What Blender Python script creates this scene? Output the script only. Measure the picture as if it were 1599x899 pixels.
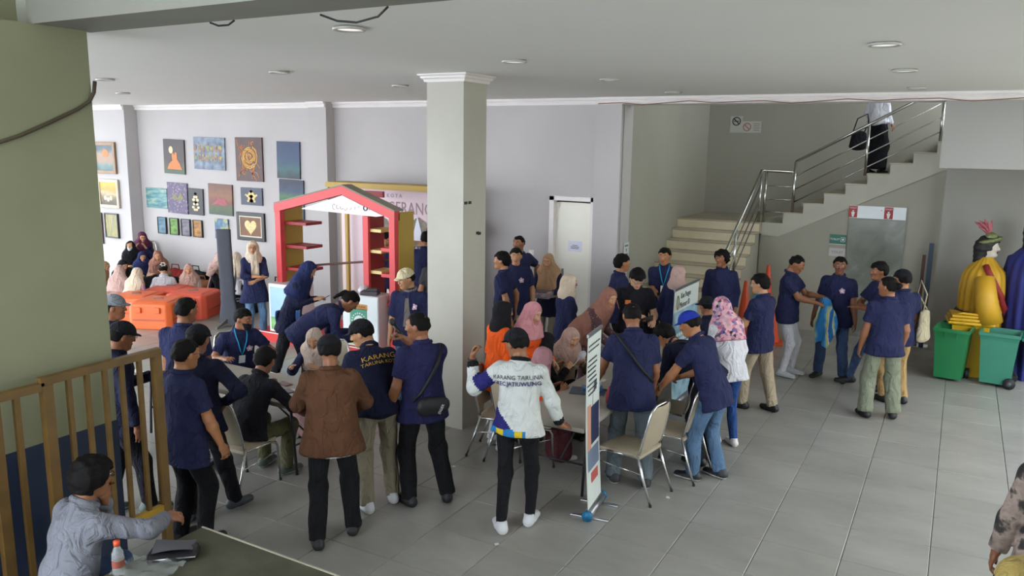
import bpy, bmesh, math, random
import numpy as np
from mathutils import Vector, Matrix

for _o in list(bpy.data.objects):
    bpy.data.objects.remove(_o, do_unlink=True)
SC = bpy.context.scene
COL = SC.collection
random.seed(4)
RNG = np.random.default_rng(4)

# ------------------------------------------------------------------ camera
F_PX, PITCH, ROLL, PSI, CAM_H = 1236.4, 0.17921, 0.01515, 0.51218, 3.14
_h = np.array([-math.sin(PSI), math.cos(PSI), 0.0]); _r = np.array([math.cos(PSI), math.sin(PSI), 0.0])
_f = _h * math.cos(PITCH) + np.array([0, 0, -math.sin(PITCH)])
_u = _h * math.sin(PITCH) + np.array([0, 0, math.cos(PITCH)])
CR = _r * math.cos(ROLL) + _u * math.sin(ROLL)
CU = -_r * math.sin(ROLL) + _u * math.cos(ROLL)
CF = _f
cam_data = bpy.data.cameras.new('camera')
cam_data.sensor_width = 36.0
cam_data.lens = F_PX / 1599.0 * 36.0
cam_data.clip_start = 0.05
cam = bpy.data.objects.new('camera', cam_data)
COL.objects.link(cam)
cam.matrix_world = Matrix(((CR[0], CU[0], -CF[0], 0), (CR[1], CU[1], -CF[1], 0), (CR[2], CU[2], -CF[2], CAM_H), (0, 0, 0, 1)))
SC.camera = cam

# ------------------------------------------------------------------ light
world = bpy.data.worlds.new('daylight_sky'); SC.world = world
world.use_nodes = True
_bg = world.node_tree.nodes['Background']
_bg.inputs[0].default_value = (0.86, 0.93, 1.0, 1)
_bg.inputs[1].default_value = 3.6
SC.view_settings.view_transform = 'Standard'
SC.view_settings.look = 'None'
SC.view_settings.gamma = 1.0
SC.view_settings.use_curve_mapping = False
SC.view_settings.exposure = 1.05

# ------------------------------------------------------------------ pixel to place
def ray(x, y):
    return CF * F_PX + CR * (x - 799.5) - CU * (y - 449.5)
def P(x, y, z=0.0):
    d = ray(x, y); t = (z - CAM_H) / d[2]; return np.array([0, 0, CAM_H]) + d * t
def PY(x, y, Y):
    d = ray(x, y); return np.array([0, 0, CAM_H]) + d * (Y / d[1])
def PX(x, y, X):
    d = ray(x, y); return np.array([0, 0, CAM_H]) + d * (X / d[0])
# ------------------------------------------------------------------ materials
def lin(c):
    if isinstance(c, str):
        c = c.lstrip('#'); c = [int(c[i:i + 2], 16) / 255 for i in (0, 2, 4)]
    return tuple(v / 12.92 if v <= 0.04045 else ((v + 0.055) / 1.055) ** 2.4 for v in c)
_MC = {}
def mat(name, col, rough=0.6, metal=0.0, var=0.06, vscale=3.0, bump=0.0, bscale=60.0, spec=0.5, emit=0.0, alpha=1.0, trans=0.0, coords='Object', stretch=None):
    key = (name,)
    if key in _MC: return _MC[key]
    m = bpy.data.materials.new(name); m.use_nodes = True
    nt = m.node_tree; b = nt.nodes['Principled BSDF']
    c = lin(col)
    b.inputs['Roughness'].default_value = rough
    b.inputs['Metallic'].default_value = metal
    b.inputs['Specular IOR Level'].default_value = spec
    b.inputs['Alpha'].default_value = alpha
    if trans: b.inputs['Transmission Weight'].default_value = trans
    tc = nt.nodes.new('ShaderNodeTexCoord')
    src = tc.outputs[coords]
    if stretch:
        mp = nt.nodes.new('ShaderNodeMapping'); mp.inputs['Scale'].default_value = stretch
        nt.links.new(src, mp.inputs[0]); src = mp.outputs[0]
    if var > 0:
        n = nt.nodes.new('ShaderNodeTexNoise'); n.inputs['Scale'].default_value = vscale; n.inputs['Detail'].default_value = 4
        nt.links.new(src, n.inputs['Vector'])
        cr = nt.nodes.new('ShaderNodeValToRGB')
        cr.color_ramp.elements[0].position = 0.3; cr.color_ramp.elements[1].position = 0.7
        cr.color_ramp.elements[0].color = tuple(v * (1 - var) for v in c) + (1,)
        cr.color_ramp.elements[1].color = tuple(min(1, v * (1 + var)) for v in c) + (1,)
        nt.links.new(n.outputs['Fac'], cr.inputs[0]); nt.links.new(cr.outputs[0], b.inputs['Base Color'])
    else:
        b.inputs['Base Color'].default_value = c + (1,)
    if emit:
        b.inputs['Emission Color'].default_value = c + (1,); b.inputs['Emission Strength'].default_value = emit
    if bump > 0:
        n2 = nt.nodes.new('ShaderNodeTexNoise'); n2.inputs['Scale'].default_value = bscale; n2.inputs['Detail'].default_value = 5
        nt.links.new(src, n2.inputs['Vector'])
        bp = nt.nodes.new('ShaderNodeBump'); bp.inputs['Strength'].default_value = bump; bp.inputs['Distance'].default_value = 0.02
        nt.links.new(n2.outputs['Fac'], bp.inputs['Height']); nt.links.new(bp.outputs[0], b.inputs['Normal'])
    _MC[key] = m
    return m
def ramp_mat(name, kind, scale, cols, rough=0.5, stretch=(1, 1, 1), detail=4, distort=0.0, bump=0.1):
    """painted canvas / patterned cloth: a noise, voronoi or wave field run through a colour ramp"""
    if (name,) in _MC: return _MC[(name,)]
    m = bpy.data.materials.new(name); m.use_nodes = True
    nt = m.node_tree; b = nt.nodes['Principled BSDF']; b.inputs['Roughness'].default_value = rough
    tc = nt.nodes.new('ShaderNodeTexCoord'); mp = nt.nodes.new('ShaderNodeMapping'); mp.inputs['Scale'].default_value = stretch
    nt.links.new(tc.outputs['Object'], mp.inputs[0])
    if kind == 'noise':
        n = nt.nodes.new('ShaderNodeTexNoise'); n.inputs['Scale'].default_value = scale; n.inputs['Detail'].default_value = detail; n.inputs['Distortion'].default_value = distort; o = n.outputs['Fac']
    elif kind == 'voronoi':
        n = nt.nodes.new('ShaderNodeTexVoronoi'); n.inputs['Scale'].default_value = scale; o = n.outputs['Distance']
    elif kind == 'cells':
        n = nt.nodes.new('ShaderNodeTexVoronoi'); n.inputs['Scale'].default_value = scale; o = n.outputs['Color']
    elif kind == 'grad':
        n = None
        sx = nt.nodes.new('ShaderNodeSeparateXYZ'); nt.links.new(mp.outputs[0], sx.inputs[0])
        nn = nt.nodes.new('ShaderNodeTexNoise'); nn.inputs['Scale'].default_value = scale; nn.inputs['Detail'].default_value = detail
        nt.links.new(mp.outputs[0], nn.inputs['Vector'])
        ma = nt.nodes.new('ShaderNodeMath'); ma.operation = 'MULTIPLY_ADD'; ma.inputs[1].default_value = 0.35 + distort; nt.links.new(nn.outputs['Fac'], ma.inputs[0])
        mb = nt.nodes.new('ShaderNodeMath'); mb.operation = 'ADD'; mb.inputs[1].default_value = 0.33 - distort / 2
        nt.links.new(sx.outputs['Z'], mb.inputs[0]); nt.links.new(mb.outputs[0], ma.inputs[2]); o = ma.outputs[0]
    else:
        n = nt.nodes.new('ShaderNodeTexWave'); n.inputs['Scale'].default_value = scale; n.inputs['Distortion'].default_value = distort; n.inputs['Detail'].default_value = detail; o = n.outputs['Fac']
    if n is not None: nt.links.new(mp.outputs[0], n.inputs['Vector'])
    cr = nt.nodes.new('ShaderNodeValToRGB'); e = cr.color_ramp.elements
    while len(e) < len(cols): e.new(0.5)
    for i, (p, c) in enumerate(cols):
        e[i].position = p; e[i].color = tuple(v * (.72 if name.startswith('paint_') else 1.0) for v in lin(c)) + (1,)
    nt.links.new(o, cr.inputs[0]); nt.links.new(cr.outputs[0], b.inputs['Base Color'])
    if bump:
        bp = nt.nodes.new('ShaderNodeBump'); bp.inputs['Strength'].default_value = bump; bp.inputs['Distance'].default_value = 0.01
        nt.links.new(o, bp.inputs['Height']); nt.links.new(bp.outputs[0], b.inputs['Normal'])
    _MC[(name,)] = m
    return m

# ------------------------------------------------------------------ objects
def tag(o, label=None, cat=None, group=None, kind=None):
    if label: o['label'] = label
    if cat: o['category'] = cat
    if group: o['group'] = group
    if kind: o['kind'] = kind
    return o
def empty(name, loc=(0, 0, 0), rz=0.0, label=None, cat=None, group=None):
    o = bpy.data.objects.new(name, None); COL.objects.link(o)
    o.location = tuple(loc); o.rotation_euler = (0, 0, rz); o.empty_display_size = 0.1
    return tag(o, label, cat, group)
def link(name, me, m, parent=None):
    o = bpy.data.objects.new(name, me); COL.objects.link(o)
    if m is not None:
        for x in (m if isinstance(m, (list, tuple)) else [m]): me.materials.append(x)
    if parent is not None: o.parent = parent
    return o
def mesh_arrays(name, V, Q, mi=None, smooth=True):
    """V (n,3), Q (m,4) or list of polygons"""
    me = bpy.data.meshes.new(name)
    V = np.asarray(V, np.float32)
    if isinstance(Q, np.ndarray):
        m, k = Q.shape
        me.vertices.add(len(V)); me.vertices.foreach_set('co', V.ravel())
        me.loops.add(m * k); me.loops.foreach_set('vertex_index', Q.astype(np.int32).ravel())
        me.polygons.add(m); me.polygons.foreach_set('loop_start', np.arange(0, m * k, k, dtype=np.int32))
        me.polygons.foreach_set('loop_total', np.full(m, k, np.int32))
    else:
        me.from_pydata([tuple(v) for v in V], [], [tuple(q) for q in Q])
    n = len(me.polygons)
    if mi is not None: me.polygons.foreach_set('material_index', np.asarray(mi, np.int32))
    me.polygons.foreach_set('use_smooth', np.full(n, bool(smooth)))
    me.update(calc_edges=True); me.validate()
    return me
class MB:
    """collects boxes, tubes, lathes, sheets into one mesh"""
    def __init__(s): s.v = []; s.f = []; s.mi = []; s.sm = []; s.cur = 0
    def _add(s, vs, fs, smooth=False):
        n = len(s.v); s.v += [tuple(map(float, q)) for q in vs]; s.f += [tuple(i + n for i in q) for q in fs]
        s.mi += [s.cur] * len(fs); s.sm += [smooth] * len(fs); return s
    def box(s, c, size, M=None, bevel=0.0):
        x, y, z = [q / 2 for q in size]; c = np.array(c, float)
        if bevel <= 0:
            vs = [np.array((sx * x, sy * y, sz * z)) for sx in (-1, 1) for sy in (-1, 1) for sz in (-1, 1)]
            fs = [(0, 1, 3, 2), (4, 6, 7, 5), (0, 4, 5, 1), (2, 3, 7, 6), (0, 2, 6, 4), (1, 5, 7, 3)]
            if M is not None: vs = [np.array(M @ Vector(v)) for v in vs]
            return s._add([v + c for v in vs], fs)
        bm = bmesh.new(); bmesh.ops.create_cube(bm, size=1.0)
        for v in bm.verts: v.co = Vector((v.co.x * 2 * x, v.co.y * 2 * y, v.co.z * 2 * z))
        bmesh.ops.bevel(bm, geom=list(bm.edges), offset=min(bevel, x * .95, y * .95, z * .95), segments=2, profile=0.6, affect='EDGES')
        bm.verts.index_update()
        vs = [np.array(v.co) for v in bm.verts]; fs = [tuple(v.index for v in f.verts) for f in bm.faces]; bm.free()
        if M is not None: vs = [np.array(M @ Vector(v)) for v in vs]
        return s._add([v + c for v in vs], fs)
    def tube(s, pts, r, n=8, closed=False, caps=True):
        pts = [np.array(p, float) for p in pts]; N = len(pts)
        rs = r if isinstance(r, (list, tuple)) else [r] * N
        prev = None; rings = []
        for i in range(N):
            a = pts[i - 1] if (i > 0 or closed) else pts[i]; b = pts[(i + 1) % N] if (i < N - 1 or closed) else pts[i]
            t = b - a; t = t / (np.linalg.norm(t) + 1e-9)
            if prev is None:
                ref = np.array((0, 0, 1.0)) if abs(t[2]) < 0.9 else np.array((1.0, 0, 0))
                x = np.cross(t, ref)
            else: x = prev - t * (prev @ t)
            x = x / (np.linalg.norm(x) + 1e-9); prev = x; y = np.cross(t, x)
            rings.append([pts[i] + rs[i] * (math.cos(2 * math.pi * k / n) * x + math.sin(2 * math.pi * k / n) * y) for k in range(n)])
        vs = [v for rg in rings for v in rg]; fs = []
        for i in range(N if closed else N - 1):
            j = (i + 1) % N
            for k in range(n):
                l = (k + 1) % n; fs.append((i * n + k, i * n + l, j * n + l, j * n + k))
        if caps and not closed:
            fs.append(tuple(reversed(range(n)))); fs.append(tuple((N - 1) * n + k for k in range(n)))
        return s._add(vs, fs, smooth=True)
    def lathe(s, prof, c=(0, 0, 0), n=24, sx=1.0, sy=1.0, caps=True):
        vs = []; fs = []
        for (r, z) in prof:
            for k in range(n):
                a = 2 * math.pi * k / n; vs.append((c[0] + r * sx * math.cos(a), c[1] + r * sy * math.sin(a), c[2] + z))
        for i in range(len(prof) - 1):
            for k in range(n):
                l = (k + 1) % n; fs.append((i * n + k, i * n + l, (i + 1) * n + l, (i + 1) * n + k))
        if caps:
            if prof[0][0] > 1e-5: fs.append(tuple(reversed(range(n))))
            if prof[-1][0] > 1e-5: fs.append(tuple((len(prof) - 1) * n + k for k in range(n)))
        return s._add(vs, fs, smooth=True)
    def prism(s, poly, d0, d1, axes='xz'):
        """polygon in the plane of two axes, extruded along the third from d0 to d1"""
        n = len(poly)
        def mk(a, b, d):
            return {'xz': (a, d, b), 'xy': (a, b, d), 'yz': (d, a, b)}[axes]
        vs = [mk(a, b, d0) for a, b in poly] + [mk(a, b, d1) for a, b in poly]
        fs = [tuple(range(n)), tuple(reversed(range(n, 2 * n)))] + [(i, i + n, (i + 1) % n + n, (i + 1) % n) for i in range(n)]
        return s._add(vs, fs)
    def grid(s, fn, nu, nv, closed_u=False):
        vs = [fn(i / nu, j / nv) for i in range(nu + (0 if closed_u else 1)) for j in range(nv + 1)]; fs = []
        for i in range(nu):
            i2 = (i + 1) % nu if closed_u else i + 1
            for j in range(nv): fs.append((i * (nv + 1) + j, i2 * (nv + 1) + j, i2 * (nv + 1) + j + 1, i * (nv + 1) + j + 1))
        return s._add(vs, fs, smooth=True)
    def mesh(s, name, fix=True):
        me = bpy.data.meshes.new(name); me.from_pydata(s.v, [], s.f)
        me.polygons.foreach_set('material_index', s.mi); me.polygons.foreach_set('use_smooth', s.sm)
        if fix:
            bm = bmesh.new(); bm.from_mesh(me); bmesh.ops.recalc_face_normals(bm, faces=bm.faces); bm.to_mesh(me); bm.free()
        me.update(); return me
    def build(s, name, m, parent=None): return link(name, s.mesh(name), m, parent)
def box_obj(name, c, size, m, parent=None, bevel=0.0):
    return MB().box(c, size, bevel=bevel).build(name, m, parent)
def text_mesh(txt, size=0.1, extrude=0.001, align='CENTER', space=1.0, bold=0.0):
    cu = bpy.data.curves.new('lettering', 'FONT'); cu.body = txt; cu.size = size; cu.extrude = extrude; cu.align_x = align; cu.align_y = 'CENTER'
    cu.space_character = space; cu.offset = bold; cu.resolution_u = 2
    o = bpy.data.objects.new('lettering', cu); COL.objects.link(o)
    bpy.context.view_layer.update()
    me = bpy.data.meshes.new_from_object(o.evaluated_get(bpy.context.evaluated_depsgraph_get()))
    bpy.data.objects.remove(o); bpy.data.curves.remove(cu)
    me.materials.clear(); me.name = 'lettering'
    return me
def text_obj(txt, loc, size, m, parent=None, facing='-y', squash=1.0, **kw):
    """upright lettering whose face looks along -y or +x or, with a matrix, anywhere"""
    o = link('lettering', text_mesh(txt, size, **kw), m, parent)
    if isinstance(facing, Matrix): R = facing
    elif facing == '-y': R = Matrix(((1, 0, 0), (0, 0, -1), (0, 1, 0)))
    elif facing == '+x': R = Matrix(((0, 0, 1), (1, 0, 0), (0, 1, 0)))
    o.matrix_local = Matrix.Translation(Vector(loc)) @ R.to_4x4() @ Matrix.Diagonal((squash, 1, 1, 1))
    return o
def copy_tree(o, parent=None):
    c = o.copy(); COL.objects.link(c); c.parent = parent
    for ch in list(o.children): copy_tree(ch, c)
    return c
# ------------------------------------------------------------------ soft bodies from distance fields
def unit(v):
    v = np.asarray(v, float); return v / (np.linalg.norm(v) + 1e-9)
class Fld:
    def __init__(s, lo, hi, h):
        s.h = h; s.lo = np.asarray(lo, np.float64) - 2 * h
        s.n = np.maximum(3, np.ceil((np.asarray(hi) + 2 * h - s.lo) / h).astype(int) + 1)
        s.D = np.full(s.n, 0.12, np.float32)
    def _sl(s, lo, hi):
        i0 = np.maximum(0, np.floor((lo - s.lo) / s.h).astype(int)); i1 = np.minimum(s.n, np.ceil((hi - s.lo) / s.h).astype(int) + 1)
        if np.any(i1 <= i0): return None
        sl = tuple(slice(a, b) for a, b in zip(i0, i1))
        X = [(s.lo[k] + s.h * np.arange(i0[k], i1[k])).astype(np.float32) for k in range(3)]
        return sl, X[0][:, None, None], X[1][None, :, None], X[2][None, None, :]
    def _mix(s, sl, d, k, op):
        A = s.D[sl]
        if op == 'cut':
            hh = np.maximum(k - np.abs(A + d), 0) / k if k > 0 else 0
            s.D[sl] = np.maximum(A, -d) + (hh * hh * k * .25 if k > 0 else 0)
        else:
            hh = np.maximum(k - np.abs(A - d), 0) / k if k > 0 else 0
            s.D[sl] = np.minimum(A, d) - (hh * hh * k * .25 if k > 0 else 0)
    def cap(s, a, b, ra, rb, k=.02, side=None, w=1.0, wb=None, flat=False, flata=False, op='add', pad=.05):
        a = np.asarray(a, float); b = np.asarray(b, float); wb = w if wb is None else wb
        R = max(ra * max(w, 1), rb * max(wb, 1)) + pad
        q = s._sl(np.minimum(a, b) - R, np.maximum(a, b) + R)
        if q is None: return
        sl, X, Y, Z = q
        ab = b - a; L2 = float(ab @ ab) + 1e-12
        px, py, pz = X - a[0], Y - a[1], Z - a[2]
        tt = (px * ab[0] + py * ab[1] + pz * ab[2]) / L2
        t = np.clip(tt, 0, 1)
        qx, qy, qz = px - t * ab[0], py - t * ab[1], pz - t * ab[2]
        r = ra + (rb - ra) * t
        d2 = qx * qx + qy * qy + qz * qz
        if side is not None:
            u = qx * side[0] + qy * side[1] + qz * side[2]
            ww = w + (wb - w) * t
            d2 = d2 - u * u + (u / ww) ** 2
        d = np.sqrt(np.maximum(d2, 0)) - r
        L = math.sqrt(L2)
        if flat: d = np.maximum(d, (tt - 1) * L)
        if flata: d = np.maximum(d, -tt * L)
        s._mix(sl, d.astype(np.float32), k, op)
    def ell(s, c, rad, M=None, k=.02, op='add', pad=.05):
        c = np.asarray(c, float); R = max(rad) + pad
        q = s._sl(c - R, c + R)
        if q is None: return
        sl, X, Y, Z = q
        x, y, z = X - c[0], Y - c[1], Z - c[2]
        if M is not None:
            x, y, z = [M[0, i] * x + M[1, i] * y + M[2, i] * z for i in range(3)]
        rm = min(rad)
        k0 = np.sqrt((x / rad[0]) ** 2 + (y / rad[1]) ** 2 + (z / rad[2]) ** 2)
        k1 = np.sqrt((x / rad[0] ** 2) ** 2 + (y / rad[1] ** 2) ** 2 + (z / rad[2] ** 2) ** 2) + 1e-6
        s._mix(sl, (k0 * (k0 - 1) / k1).astype(np.float32), k, op)
    def plane(s, p, n):
        """keep what lies behind the plane"""
        n = unit(n)
        X = [(s.lo[k] + s.h * np.arange(s.n[k])).astype(np.float32) for k in range(3)]
        d = (X[0][:, None, None] - p[0]) * n[0] + (X[1][None, :, None] - p[1]) * n[1] + (X[2][None, None, :] - p[2]) * n[2]
        s.D = np.maximum(s.D, d.astype(np.float32))
    def at(s, p):
        i = (np.asarray(p, float) - s.lo) / s.h
        i = np.clip(i, 0, s.n - 1.001); i0 = i.astype(int); fr = i - i0; v = 0
        for dx in (0, 1):
            for dy in (0, 1):
                for dz in (0, 1):
                    w = (fr[..., 0] if dx else 1 - fr[..., 0]) * (fr[..., 1] if dy else 1 - fr[..., 1]) * (fr[..., 2] if dz else 1 - fr[..., 2])
                    v = v + w * s.D[i0[..., 0] + dx, i0[..., 1] + dy, i0[..., 2] + dz]
        return v
    def march(s, p, d, far=.4, step=.004):
        """from outside along d to the surface"""
        p = np.asarray(p, float); d = unit(d); t = 0.0
        while t < far:
            if s.at(p + d * t) < 0: return p + d * t
            t += step
        return None
    def mesh(s):
        D = s.D; ins = D < 0
        nx, ny, nz = D.shape
        c = np.zeros((nx - 1, ny - 1, nz - 1), np.int8)
        for dx in (0, 1):
            for dy in (0, 1):
                for dz in (0, 1): c += ins[dx:nx - 1 + dx, dy:ny - 1 + dy, dz:nz - 1 + dz]
        act = (c > 0) & (c < 8)
        idx = np.full(act.shape, -1, np.int32); cells = np.argwhere(act); idx[act] = np.arange(len(cells))
        if not len(cells): return np.zeros((0, 3)), np.zeros((0, 4), int)
        corners = np.array([[dx, dy, dz] for dx in (0, 1) for dy in (0, 1) for dz in (0, 1)])
        vals = np.stack([D[cells[:, 0] + a, cells[:, 1] + b, cells[:, 2] + e] for a, b, e in corners], 1)
        acc = np.zeros((len(cells), 3)); cnt = np.zeros(len(cells))
        for i in range(8):
            for j in range(i + 1, 8):
                if np.abs(corners[i] - corners[j]).sum() != 1: continue
                va, vb = vals[:, i], vals[:, j]; m = (va < 0) != (vb < 0)
                if not m.any(): continue
                t = va[m] / (va[m] - vb[m])
                acc[m] += corners[i] + t[:, None] * (corners[j] - corners[i]); cnt[m] += 1
        V = s.lo + s.h * (cells + acc / cnt[:, None])
        Q = []
        for ax in range(3):
            a1, a2 = [(1, 2), (2, 0), (0, 1)][ax]
            sl0 = [slice(None)] * 3; sl1 = [slice(None)] * 3; sl0[ax] = slice(0, -1); sl1[ax] = slice(1, None)
            A = ins[tuple(sl0)]; B = ins[tuple(sl1)]
            e = np.argwhere(A != B); inner = np.all([(e[:, a] >= 1) & (e[:, a] <= D.shape[a] - 2) for a in (a1, a2)], axis=0); e = e[inner]
            fl = A[tuple(e.T)]
            o1 = np.zeros(3, int); o1[a1] = 1; o2 = np.zeros(3, int); o2[a2] = 1
            q = np.stack([idx[tuple((e - o1 - o2).T)], idx[tuple((e - o2).T)], idx[tuple(e.T)], idx[tuple((e - o1).T)]], 1)
            q[~fl] = q[~fl][:, ::-1]
            Q.append(q)
        Q = np.concatenate(Q)
        return V, Q[np.all(Q >= 0, 1)]
def vnormals(V, Q):
    n = np.cross(V[Q[:, 2]] - V[Q[:, 0]], V[Q[:, 3]] - V[Q[:, 1]]); N = np.zeros_like(V)
    for k in range(4): np.add.at(N, Q[:, k], n)
    return N / (np.linalg.norm(N, axis=1, keepdims=True) + 1e-12)
def wrinkle(V, Q, amp, seed, freq=14.0):
    r = np.random.default_rng(seed); d = np.zeros(len(V))
    for i in range(6):
        w = r.normal(size=3) * freq * (0.6 + .3 * i); w[2] *= 0.75
        d += np.sin(V @ w + r.uniform(0, 6.28) + 1.4 * np.sin(V @ (r.normal(size=3) * freq * .5))) / (1 + .4 * i)
    return V + vnormals(V, Q) * (d * amp / 3.0)[:, None]

# ---- head, in its own frame: x right, y forward, z up, origin mid-head
def cranium(F, g=0.0):
    F.ell((0, -.014, .028), (.077 + g, .094 + g, .084 + g), k=.0)
    F.ell((0, -.045, -.005), (.064 + g, .062 + g, .06 + g), k=.03)
def make_head(h, female=False):
    F = Fld((-.12, -.14, -.24), (.12, .15, .14), h)
    cranium(F)
    F.cap((0, .022, .0), (0, .050, -.083), .062, .036 if not female else .031, k=.03, side=(1, 0, 0), w=1.0, wb=.92)
    F.cap((0, -.005, -.03), (0, .030, -.08), .060, .040, k=.03)
    F.cap((-.03, .062, .040), (.03, .062, .040), .019, .019, k=.02)
    for sx in (-1, 1):
        F.ell((sx * .034, .060, -.018), (.022, .022, .02), k=.025)
        F.ell((sx * .031, .091, .018), (.014, .013, .010), k=.012, op='cut')
        F.ell((sx * .079, -.012, -.004), (.011, .022, .032), k=.008)
    F.cap((0, .082, .020), (0, .101, -.022), .008, .0125, k=.012)
    F.ell((.010, .091, -.026), (.010, .011, .008), k=.008); F.ell((-.010, .091, -.026), (.010, .011, .008), k=.008)
    F.ell((0, .084, -.052), (.024, .011, .008), k=.008); F.ell((0, .082, -.062), (.020, .011, .007), k=.006)
    F.ell((0, .072, -.088), (.018, .016, .014), k=.02)
    F.cap((0, -.030, -.05), (0, -.036, -.115), .052 if not female else .044, .053 if not female else .046, k=.03)
    V, Q = F.mesh()
    ctr = V[Q].mean(1); mi = np.zeros(len(Q), int)
    lip = (np.abs(ctr[:, 0]) < .024) & (ctr[:, 1] > .076) & (np.abs(ctr[:, 2] + .057) < .012); mi[lip] = 3
    Vs, Qs, Ms = [V], [Q], [mi]; n = len(V)
    def blob(c, rad, m, hh=.004):
        nonlocal n
        G = Fld(np.array(c) - max(rad), np.array(c) + max(rad), hh); G.ell(c, rad, k=0); v, q = G.mesh()
        Vs.append(v); Qs.append(q + n); Ms.append(np.full(len(q), m)); n += len(v)
    for sx in (-1, 1):
        blob((sx * .031, .0785, .017), (.0135, .0075, .0052), 1)
        blob((sx * .030, .0838, .0172), (.0062, .0036, .0054), 2, .003)
        G = Fld((sx * .032 - .03, .06, .02), (sx * .032 + .03, .11, .06), .0045)
        G.cap((sx * .015, .0845, .0385), (sx * .033, .083, .0415), .0036, .004, k=.0); G.cap((sx * .033, .083, .0415), (sx * .050, .070, .036), .004, .0026, k=.004)
        v, q = G.mesh(); Vs.append(v); Qs.append(q + n); Ms.append(np.full(len(q), 2)); n += len(v)
    return np.concatenate(Vs), np.concatenate(Qs), np.concatenate(Ms)
def head_grid(F):
    X = [(F.lo[k] + F.h * np.arange(F.n[k])).astype(np.float32) for k in range(3)]
    return X[0][:, None, None], X[1][None, :, None], X[2][None, None, :]
def make_hair(style, h):
    F = Fld((-.15, -.2, -.26), (.15, .17, .16), h)
    vol = {'short': .013, 'full': .022, 'crop': .007, 'bush': .032, 'bun': .012, 'pony': .012, 'long': .02}[style]
    cranium(F, vol)
    x, y, z = head_grid(F)
    fr = {'short': .058, 'full': .040, 'crop': .066, 'bush': .045, 'bun': .07, 'pony': .06, 'long': .05}[style]
    nape = {'short': -.055, 'full': -.075, 'crop': -.045, 'bush': -.11, 'bun': -.06, 'pony': -.06, 'long': -.10}[style]
    ear = .012 if style not in ('bush', 'long') else -.04
    yl = np.array([-.3, -.045, -.02, .012, .040, .085, .3]); zl = np.array([nape, nape + .01, ear + .005, ear, fr - .012, fr, fr + .02])
    line = np.interp(y, yl, zl).astype(np.float32) + .006 * np.sin(x * 90) + .3 * np.abs(x) * (y > .04)
    F.D = np.maximum(F.D, (line - z) * .8)
    if style == 'bun': F.ell((0, -.135, .02), (.04, .04, .04), k=.015)
    if style == 'pony':
        F.ell((0, -.12, .035), (.025, .025, .025), k=.01); F.cap((0, -.13, .03), (0, -.165, -.10), .028, .018, k=.015)
    if style == 'long': F.cap((0, -.07, -.02), (0, -.075, -.17), .075, .06, k=.03, side=(1, 0, 0), w=1.15)
    V, Q = F.mesh()
    rs = np.random.default_rng(len(style)); d = sum(np.sin(V @ (rs.normal(size=3) * 70) + i) for i in range(5))
    V = V + vnormals(V, Q) * (d * (.0016 if style != 'bush' else .003))[:, None]
    return V, Q
def make_cap(h):
    F = Fld((-.13, -.15, -.08), (.13, .22, .17), h)
    cranium(F, .017)
    F.ell((0, -.01, .045), (.088, .10, .078), k=.02)
    F.plane((0, 0, .030), (0, -.10, -1))
    F.cap((0, .06, .036), (0, .135, .028), .012, .008, k=.012, side=(1, 0, 0), w=6.2, wb=6.0)
    F.ell((0, -.012, .125), (.008, .008, .006), k=.004)
    return F.mesh()
def make_hat(h):
    F = Fld((-.2, -.22, -.08), (.2, .22, .17), h)
    cranium(F, .017); F.plane((0, 0, .02), (0, 0, -1))
    F.cap((0, 0, .03), (0, .001, .028), .010, .010, k=.02, side=(1, 0, 0), w=1)
    F.ell((0, -.01, .024), (.15, .165, .012), k=.02)
    return F.mesh()
def make_peci(h):
    F = Fld((-.12, -.14, -.02), (.12, .12, .17), h)
    F.cap((0, -.012, .03), (0, -.012, .105), .094, .084, k=0, side=(1, 0, 0), w=.86, flat=True, flata=True)
    return F.mesh()
# ---- hand: left hand, y along the fingers, z out of the back of the hand, x towards the thumb
def make_hand(pose, h):
    F = Fld((-.07, -.03, -.10), (.09, .21, .05), h)
    F.cap((0, -.01, 0), (.002, .028, 0), .024, .020, k=.0, side=(1, 0, 0), w=1.15, wb=1.6)
    F.cap((.002, .028, 0), (.001, .082, 0), .017, .013, k=.015, side=(1, 0, 0), w=2.0, wb=2.9)
    curl = {'relaxed': (12, 28, 20), 'grip': (58, 78, 45), 'flat': (2, 6, 4), 'hold': (35, 45, 30)}[pose]
    for i, (x0, L, r) in enumerate(((.030, .072, .0092), (.010, .080, .0095), (-.010, .074, .0090), (-.029, .058, .0080))):
        p = np.array((x0, .080, 0)); ang = 0; fan = math.radians((6, 1.5, -3, -8)[i]) * (1 if pose in ('flat', 'relaxed') else .3)
        for j, fr in enumerate((.45, .31, .24)):
            ang += math.radians(curl[j] + (2 * i if pose == 'relaxed' else 0))
            d = np.array((math.sin(fan), math.cos(ang) * math.cos(fan), -math.sin(ang)))
            q = p + d * L * fr; rr = r * (1 - .1 * j)
            F.cap(p, q, rr, rr * .92, k=.004); p = q
    tp = {'relaxed': [(.022, .022, -.004), (.050, .052, -.018), (.056, .082, -.026), (.054, .104, -.032)],
          'flat': [(.022, .022, -.002), (.056, .050, -.008), (.070, .078, -.010), (.077, .100, -.010)],
          'grip': [(.022, .022, -.006), (.044, .048, -.026), (.032, .070, -.046), (.012, .080, -.052)],
          'hold': [(.022, .022, -.006), (.048, .050, -.026), (.044, .078, -.042), (.036, .098, -.05)]}[pose]
    for a, b, r0, r1 in zip(tp[:-1], tp[1:], (.014, .0112, .010), (.0115, .0105, .0088)): F.cap(a, b, r0, r1, k=.008)
    return F.mesh()
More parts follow.
